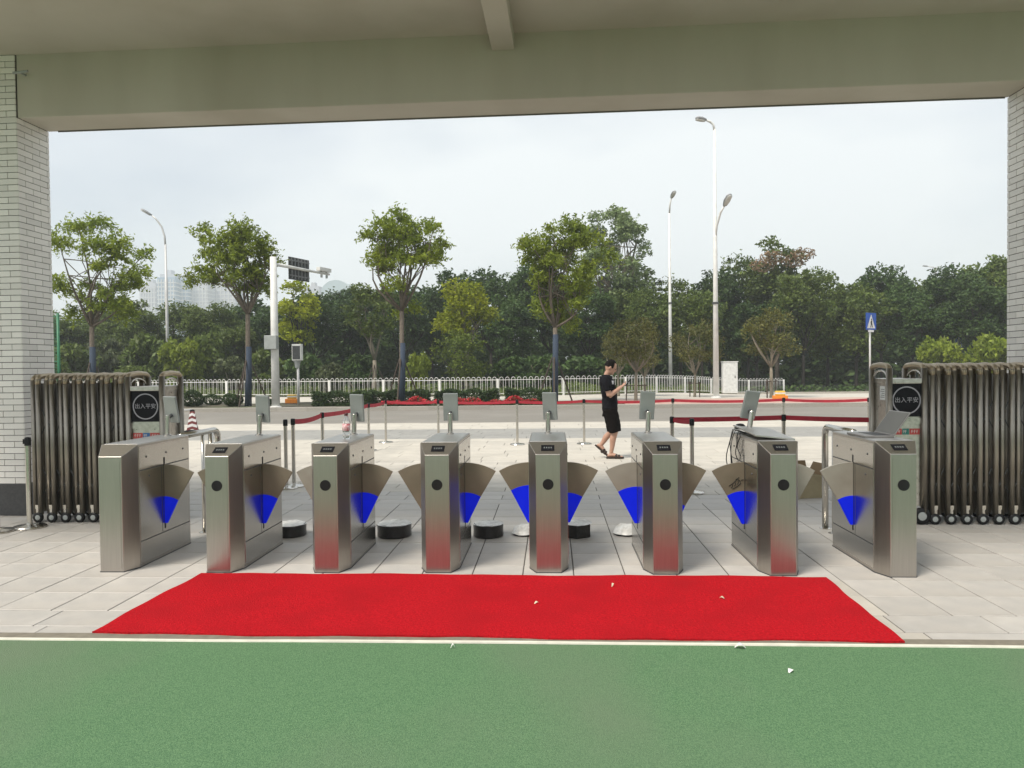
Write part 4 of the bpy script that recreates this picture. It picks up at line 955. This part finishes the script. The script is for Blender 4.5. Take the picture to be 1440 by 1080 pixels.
for zz in (-.33, .0, .33): MB().box((-.66, -.0899, zz-.03), (.66, -.05, zz+.03), MA).build('stiffener', mat('rib_grey', (.2, .205, .21), .5, .2), sg)
for xx in (-.55, -.33, -.11, .11, .33, .55): MB().box((xx-.025, -.0898, -.46), (xx+.025, -.04, .44), MA).build('stiffener', mat('rib_grey', (.2, .2, .2)), sg)
for s_ in (.84, .94):
    c = A_(s_); bevel(MB().box((-.11, -.2, .08), (.11, .25, .26), T(c.x, c.y, c.z) @ RZ(-.4)).build('camera_housing', WHITEP, gan), .015)
    MB().box((-.03, -.03, .0), (.03, .03, .09), T(c.x, c.y, c.z)).build('camera_mount', GREYPAINT, gan)
    MB().lathe([(.05, 0), (.055, .14), (.02, .16)], 12, T(c.x+.05, c.y-.1, c.z-.22)).build('strobe_lamp', GREYPAINT, gan)
# roadside speed camera
Yc = 32.4; q = at(420, 572, Yc)
spc = thing('speed_camera', 'roadside camera with a boxy grey head on a thin pole behind the gantry post', 'camera', (q.x, Yc, .07))
ztop = at(417, 484, Yc).z-.07; zb = at(417, 507, Yc).z-.07
MB().tube([(0, 0, -.1), (0, 0, zb)], .055, 12).build('pole', GALV, spc, True)
MB().loft([((-.03, 0, zb-.32), (.10, 0, 0), (0, .10, 0)), ((-.03, 0, zb-.12), (.13, 0, 0), (0, .12, 0)), ((-.03, 0, zb+.02), (.2, 0, 0), (0, .16, 0))], 8).build('neck', GREYPAINT, spc)
hd = bevel(MB().box((-.22, -.15, zb), (.19, .15, ztop)).build('head', WHITEP, spc), .02)
MB().box((-.185, -.158, zb+.05), (.155, -.149, ztop-.08)).build('front_screen', DARKGREY, hd)
# control cabinet beyond the fence
Yk = 50.0; q = at(1026, 545, Yk); z0 = .05+zt(q.x, Yk); hk = at(1026, 509, Yk).z-z0
cab = thing('control_cabinet', 'white roadside control cabinet standing beyond the hoop fence', 'cabinet', (q.x, Yk, z0))
bevel(MB().box((-.46, -.3, .08), (.46, .3, hk)).build('body', WHITEP, cab), .015); MB().box((-.5, -.34, hk-.005), (.5, .34, hk+.04)).build('roof', WHITEP, cab); MB().box((-.42, -.26, -.1), (.42, .26, .1)).build('plinth', KERB, cab)
dr = MB().box((-.42, -.312, .16), (.42, -.299, hk-.08)).build('door', mat('cabinet_white', (.66, .66, .64), .5), cab); MB().box((.26, -.33, hk*.5), (.31, -.311, hk*.5+.16)).build('handle', DARKGREY, dr)
# pedestrian crossing signs
SIGNBLUE = mat('sign_blue', (.012, .085, .42), .4, 0, (.012, .075, .36), 4)
def crossing_sign(px, ytop, ybot, Y, label, rz):
    a, c = at(px, ytop, Y), at(px, ybot, Y); z0 = .08+zt(a.x, Y); t = thing('crossing_sign', label, 'sign', (a.x, Y, z0), rz)
    zt_, zb_ = a.z-z0, c.z-z0; hh = zt_-zb_; w = hh*.42
    MB().tube([(0, .04, -.1), (0, .04, zt_-.1)], .038, 12).build('pole', GALV, t, True)
    pn = bevel(MB().box((-w, -.018, zb_+hh*.12), (w, -.002, zt_)).build('panel', SIGNBLUE, t), .004)
    zc = zb_+hh*.2; tri = MB().prism([(-w*.78, zc), (w*.78, zc), (0, zt_-hh*.08)], -.0215, -.0178); tri.build('triangle', WHITEP, pn)
    fg = MB().prism([(-.05*w/.3, zc+.03), (-.01, zc+.03), (.02, zc+.17), (.07, zc+.03), (.11, zc+.03), (.05, zc+.22), (.06, zc+.32), (.0, zc+.33), (-.05, zc+.22), (-.02, zc+.2)], -.024, -.0214)
    fg.lathe([(.034, -.0245), (.034, -.0214)], 12, T(.03, 0, zc+.37) @ RX(math.pi/2) @ T(0, 0, .045)); fg.build('walking_figure', BLACK, pn)
    MB().box((-w*.55, -.018, zb_), (w*.55, -.002, zb_+hh*.11)).build('sub_plate', WHITEP, t)
crossing_sign(1224.5, 440, 467, 32.0, 'blue pedestrian crossing sign on a pole behind the folding gate', R(33))
crossing_sign(1348, 470, 489, 60, 'small distant blue crossing sign in front of the wood', R(33))
# striped rubber cone, orange markers
CW = mat('cone_white', (.72, .70, .68), .6); CR = mat('cone_red_brown', (.17, .03, .028), .6, 0, (.12, .02, .02), 10)
Yn = 19.4; q = at(271, 606, Yn)
con = thing('striped_cone', 'square rubber cone with red and white chevrons beyond the bent guard rail', 'cone', (q.x, Yn, 0), R(20))
MB().cbox((-.19, -.19, 0), (.19, .19, .05), .01).build('base', BLACK, con)
nb = 7; 
for i in range(nb):
    def wd(z): return .135-.09*z/.55
    for s_ in range(4):
        z0, z1 = .05+.5*i/nb, .05+.5*(i+1)/nb; M = RZ(s_*math.pi/2); dz = .05 if True else 0
        w0, w1 = wd(z0-.05), wd(z1-.05)
        v = [(-w0, -w0, z0), (0, -w0-.001, min(.55, z0+.04)), (w0, -w0, z0), (w1, -w1, z1), (0, -w1-.001, min(.56, z1+.04)), (-w1, -w1, z1)]
        MB().add(v, [(0, 1, 4, 5), (1, 2, 3, 4)], M).build('stripe', CW if i % 2 else CR, con)
MB().cbox((-.055, -.055, .53), (.055, .055, .60), .02).build('cap', BLACK, con)
MB().tube([(-.02, 0, .60), (-.3, -.1, .585), (-.75, -.35, .44)], .018, 6).build('handle_rod', WHITEP, con, True)
ORG = mat('orange_plastic', (.75, .25, .02), .5, 0, (.65, .19, .015), 8); YEL = mat('yellow_plastic', (.72, .46, .06), .5)
for px, py, Y, lab in ((1097, 566, 33.0, 'orange and yellow marker block beside the short belt line by the pink path'), (411, 568, 34.6, 'low orange marker block behind the gantry post')):
    q = at(px, py, Y); t = thing('orange_marker', lab, 'marker', (q.x, Y, .07))
    bevel(MB().box((-.30, -.16, 0), (.30, .16, .22)).build('base_block', ORG, t), .03); bevel(MB().box((-.2, -.12, .22), (.2, .12, .42)).build('upper_block', YEL, t), .03)
    MB().box((-.205, -.125, .29), (.205, .125, .35)).build('band', WHITEP, t)
# green court fence seen past the pier
gf = thing('green_mesh_fence', 'green wire mesh fence showing past the edge of the brick pier', 'fence', (at(83, 520, 24).x, 24, 0))
GP = mat('green_fence_paint', (.02, .16, .075), .5, 0, (.015, .12, .055), 8)
for x in (0, -2.4): MB().tube([(x, 0, 0), (x, 0, 3.6)], .045, 10).build('post', GP, gf, True)
for z in (.3, 2.0, 3.5): MB().tube([(0, 0, z), (-2.4, 0, z)], .02, 8).build('rail', GP, gf)
b = MB()
for i in range(46): x = -2.4*i/46; b.tube([(x, 0, .3), (x, 0, 3.5)], .006, 4, False)
for i in range(30): z = .3+3.2*i/30; b.tube([(0, 0, z), (-2.4, 0, z)], .006, 4, False)
b.build('wire_mesh', GP, gf, kind='stuff')

# ================================================================== FAR BUILDINGS
GL = mat('tower_glass_blue', (.20, .32, .44), .25, .2, (.26, .36, .46), .05); CON = mat('tower_concrete', (.40, .43, .49), .8, 0, (.38, .37, .38), .05); PALEG = mat('tower_glass_pale', (.34, .44, .46), .3, .2, (.40, .47, .48), .05)  # pale tower colours hold part of the haze; concrete tinted bluish for it
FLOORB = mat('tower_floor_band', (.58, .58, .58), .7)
def tower(x0, x1, ytop, Y, m, label, floors=14, dome=False, strips=6, dep=30):
    a, c = at(x0, ytop, Y), at(x1, ytop, Y); w = c.x-a.x; h = a.z+1; t = thing('tower_block', label, 'building', ((a.x+c.x)/2, Y, -1))
    hh = h*.86 if dome else h
    MB().box((-w/2, 0, 0), (w/2, dep, hh)).build('wall', m, t)
    for i in range(floors):
        z = hh*.3+hh*.68*i/floors; MB().box((-w/2-.4, -.5, z), (w/2+.4, dep, z+hh*.012)).build('floor_band', FLOORB, t)
    for i in range(strips):
        x = -w/2+w*(i+.5)/strips; MB().box((x-w*.02, -.8, hh*.25), (x+w*.02, .2, hh*.98)).build('mullion', FLOORB, t)
    if dome:
        r = w/2; MB().prism([(r*math.cos(q), hh+(h-hh)*math.sin(q)) for q in [math.pi*i/16 for i in range(17)]], 0, dep).build('roof', m, t)
    else:
        rf = MB().box((-w*.42, 3, hh), (w*.42, dep-3, hh+4)).build('roof', CON, t); MB().box((-w*.15, 8, hh+4), (w*.1, 16, hh+9)).build('plant_room', CON, rf)
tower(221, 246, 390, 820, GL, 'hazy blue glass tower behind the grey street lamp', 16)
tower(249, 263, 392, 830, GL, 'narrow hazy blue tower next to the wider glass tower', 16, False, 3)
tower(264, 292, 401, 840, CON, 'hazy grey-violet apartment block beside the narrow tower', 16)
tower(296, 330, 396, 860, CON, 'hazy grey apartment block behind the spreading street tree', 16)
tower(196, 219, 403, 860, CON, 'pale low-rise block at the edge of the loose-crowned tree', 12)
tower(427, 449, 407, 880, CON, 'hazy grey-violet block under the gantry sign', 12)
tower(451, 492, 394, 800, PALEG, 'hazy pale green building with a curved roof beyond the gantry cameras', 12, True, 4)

# ================================================================== PERSON
SKIN = mat('skin', (.42, .245, .175), .5, 0, (.38, .215, .15), 12); HAIR = mat('hair_black', (.006, .005, .005), .9, 0, (.012, .010, .009), 80, .5, 200, spec=.1)
SHIRT = mat('black_shirt', (.006, .006, .008), .9, 0, (.010, .010, .013), 9, .4, 25, spec=.1); SHORTS = mat('black_shorts', (.005, .004, .004), .95, 0, (.009, .007, .006), 9, .4, 25, spec=.1)
man = thing('person', 'man in black t-shirt, black shorts and sandals walking while looking at a phone', 'person', (.985, 13.2, 0), R(-4))
def rings(pts):  # (x, y, z, rx_forward, ry_side[, dirx, dirz]) elliptical rings, perpendicular to the path
    P_ = [Vector(p[:3]) for p in pts]; out_ = []
    for i, p in enumerate(pts):
        t = (P_[min(i+1, len(P_)-1)]-P_[max(i-1, 0)]).normalized(); sd_ = Vector((0, 1, 0)); sd_ = (sd_-t*sd_.dot(t)).normalized(); fw = sd_.cross(t)
        out_.append((P_[i], fw*p[3], sd_*p[4]))
    return out_
def remesh(o, vs, it=6):
    m = o.modifiers.new('remesh', 'REMESH'); m.mode = 'VOXEL'; m.voxel_size = vs; m.use_smooth_shade = True
    s_ = o.modifiers.new('smooth', 'SMOOTH'); s_.iterations = it; s_.factor = .5
    return o
bd = MB()
# torso (x forward, y: -right / +left as seen from the camera side)
bd.loft(rings([(.03, 0, .84, .11, .15), (.03, 0, .94, .115, .155), (.03, 0, 1.06, .115, .145), (.01, 0, 1.2, .12, .165), (-.02, 0, 1.34, .115, .18), (-.035, 0, 1.42, .085, .16), (-.03, 0, 1.455, .05, .08)]), 18)
bd.loft(rings([(-.035, 0, 1.42, .056, .056), (-.01, 0, 1.49, .052, .052), (.025, 0, 1.545, .054, .054)]), 14)
HM = T(.05, 0, 1.60) @ RY(R(24))
bd.ball((0, 0, .015), .098, .074, .118, 20, HM); bd.ball((.035, 0, -.05), .062, .058, .072, 16, HM)          # cranium, jaw
bd.ball((.103, 0, -.018), .02, .014, .024, 10, HM); bd.ball((.088, 0, .018), .014, .05, .012, 10, HM)      # nose, brow
bd.ball((.088, 0, -.066), .014, .026, .009, 10, HM); bd.ball((.075, 0, -.10), .025, .028, .02, 10, HM)      # lips, chin
for s_ in (-1, 1): bd.ball((-.005, s_*.076, -.01), .02, .011, .032, 10, HM)                               # ears
# arms: both bent, hands meeting at the phone
def arm(s_, el, wr):
    bd.loft(rings([(-.04, s_*.165, 1.40, .058, .055), (el[0]*.5-.02, s_*.2, (1.40+el[2])/2, .052, .048), (el[0], el[1], el[2], .043, .04)]), 12)
    bd.loft(rings([(el[0], el[1], el[2], .042, .04), (el[0]*.6+wr[0]*.4, el[1]*.6+wr[1]*.4, el[2]*.6+wr[2]*.4, .042, .038), (wr[0], wr[1], wr[2], .026, .028)]), 12)
    e, w_ = Vector(el), Vector(wr); d = (w_-e).normalized(); pal = w_+d*.05
    side = Vector((0, 1, 0)); up = d.cross(side).normalized()*(-1 if d.cross(side).z < 0 else 1)
    bd.loft([(w_, up*.018, side*.026), (w_+d*.04, up*.018, side*.038), (w_+d*.085, up*.014, side*.04)], 12)
    for i, L_ in enumerate((.062, .074, .07, .054)):
        o0 = w_+d*.08+side*(-.03+.02*i); p1 = o0+d*L_*.5+up*.006; p2 = p1+(d*.45+up*.55+side*(-s_)*.35).normalized()*L_*.45
        bd.tube([o0-d*.02, o0, p1, p2, p2+(up*.7-d*.2).normalized()*L_*.22], [.0095, .0098, .009, .0085, .007], 8)
    th0 = w_+d*.025+side*(-s_)*.03; bd.tube([th0-side*(-s_)*.01, th0+d*.03+up*.015, th0+d*.055+up*.035], [.012, .0115, .009], 8)
arm(-1, (.02, -.215, 1.10), (.235, -.07, 1.255)); arm(1, (.03, .215, 1.11), (.235, .06, 1.26))
# legs
def leg(s_, hip, kn, an, heel, toe):
    bd.loft(rings([(hip[0], s_*.085, hip[1], .095, .088), ((hip[0]+kn[0])/2+.01, s_*.09, (hip[1]+kn[1])/2, .082, .078), (kn[0], s_*.09, kn[1], .058, .056), (kn[0]*.65+an[0]*.35-.015, s_*.09, kn[1]*.65+an[1]*.35, .058, .054), (kn[0]*.3+an[0]*.7, s_*.09, kn[1]*.3+an[1]*.7, .042, .04), (an[0], s_*.09, an[1], .033, .032)]), 14)
    h_, t_ = Vector((heel[0], s_*.09, heel[1])), Vector((toe[0], s_*.09-.01, toe[1])); d = (t_-h_).normalized(); up = Vector((-d.z, 0, d.x)); up = up if up.z > 0 else -up
    bd.loft([(h_+up*.02, up*.02, Vector((0, .022, 0))), (h_+d*.03+up*.035, up*.034, Vector((0, .032, 0))), (h_+d*.10+up*.04, up*.038, Vector((0, .036, 0))), (h_+d*.18+up*.022, up*.022, Vector((0, .045, 0))), (t_-d*.03+up*.012, up*.013, Vector((0, .044, 0))), (t_+up*.01, up*.008, Vector((0, .03, 0)))], 12)
    return h_, t_, d, up
legs = [leg(-1, (.04, .86), (.115, .475), (.045, .10), (-.02, .028), (.25, .028)), leg(1, (.03, .86), (.045, .45), (-.145, .205), (-.215, .215), (-.02, .045))]
body = remesh(bd.build('body', SKIN, man), .0085, 5)
# eyes, hair
for s_ in (-1, 1): MB().ball((.088, s_*.031, .0), .010, .012, .007, 10, HM).build('eye', BLACK, man, True)
hr = MB().ball((-.012, 0, .028), .103, .081, .113, 20, HM); hb = hr.build('hair', HAIR, man, True)
b_ = bmesh.new(); b_.from_mesh(hb.data); IM = HM.inverted()
bmesh.ops.delete(b_, geom=[v_ for v_ in b_.verts if ((IM @ v_.co).x > .055 and (IM @ v_.co).z < .085) or (IM @ v_.co).z < -.045-.3*(IM @ v_.co).x], context='VERTS'); b_.to_mesh(hb.data); b_.free()
# shirt
sh = MB().loft(rings([(.03, 0, .87, .135, .172), (.03, 0, .95, .135, .17), (.03, 0, 1.06, .13, .162), (.01, 0, 1.2, .133, .18), (-.02, 0, 1.34, .128, .194), (-.035, 0, 1.425, .098, .175), (-.03, 0, 1.465, .066, .095)]), 20)
for s_, el in ((-1, (.02, -.215, 1.12)), (1, (.03, .215, 1.13))):
    sh.loft(rings([(-.04, s_*.15, 1.405, .075, .07), (-.03, s_*.185, 1.33, .076, .066), (-.012, s_*.205, 1.23, .075, .064), (-.005, s_*.21, 1.19, .074, .064)]), 14)
cloth = bpy.data.textures.new('cloth_folds', 'CLOUDS'); cloth.noise_scale = .11; cloth.noise_depth = 2
def folds(o, k):
    d = o.modifiers.new('folds', 'DISPLACE'); d.texture = cloth; d.strength = k; d.mid_level = .45; return o
folds(remesh(sh.build('t_shirt', SHIRT, man), .010, 3), .035)
MB().box((.095, -.125, 1.305), (.122, -.055, 1.365), RZ(R(-14))).build('shirt_print', mat('shirt_print_white', (.55, .56, .6), .8, 0, (.2, .2, .24), 60), man)
so_ = MB().loft(rings([(.03, 0, .74, .135, .165), (.03, 0, .84, .132, .168), (.03, 0, .93, .128, .16)]), 18)
so_.loft(rings([(.035, -.085, .87, .12, .1), (.085, -.092, .66, .112, .098), (.12, -.095, .47, .105, .095)]), 16); so_.loft(rings([(.03, .085, .87, .12, .1), (.05, .092, .66, .108, .098), (.07, .095, .47, .10, .095)]), 16)
folds(remesh(so_.build('shorts', SHORTS, man), .010, 3), .035)
SAN = mat('sandal_brown', (.03, .018, .013), .7)
for h_, t_, d, up in legs:
    sd_ = Vector((0, 1, 0)); n_ = 8
    v = []; f = []
    prof = [(-.02, .028), (.04, .037), (.12, .04), (.19, .05), (.25, .047), (.285, .02)]
    for u_, w_ in prof: v += [h_+d*u_-up*.02-sd_*w_, h_+d*u_-up*.02+sd_*w_, h_+d*u_+up*.008+sd_*w_, h_+d*u_+up*.008-sd_*w_]
    for i in range(len(prof)-1):
        for k in range(4): f.append((4*i+k, 4*i+(k+1) % 4, 4*i+4+(k+1) % 4, 4*i+4+k))
    f += [(0, 1, 2, 3), (4*5+3, 4*5+2, 4*5+1, 4*5)]
    sn = MB().add(v, f).build('sandal', SAN, man)
    for u_, hh in ((.15, .05), (.20, .038)):
        MB().loft([(h_+d*(u_-.022+.044*i/2)+up*.008, up*hh, sd_*.05) for i in range(3)], 14).build('strap', SAN, sn, True)
ph = thing('phone', 'dark smartphone held up in both hands by the walking man', 'phone', (.985+.355, 13.185, 1.335))
bevel(MB().box((-.006, -.038, -.075), (.004, .038, .075), RY(R(38))).build('shell', BLACK, ph), .003); MB().box((-.0068, -.035, -.07), (-.0058, .035, .07), RY(R(38))).build('screen', SCREEN, ph)

# ================================================================== HAZE
hz = bpy.data.materials.new('haze_air'); hz.use_nodes = True; n_ = hz.node_tree.nodes; n_.clear()
o_ = n_.new('ShaderNodeOutputMaterial'); pv = n_.new('ShaderNodeVolumePrincipled'); pv.inputs['Color'].default_value = (.86, .92, .97, 1); pv.inputs['Density'].default_value = .0008; pv.inputs['Anisotropy'].default_value = .2
hz.node_tree.links.new(pv.outputs['Volume'], o_.inputs['Volume'])
MB().box((-2600, -2600, -2), (2600, 2600, 130)).build('haze', hz, None, kind='stuff')
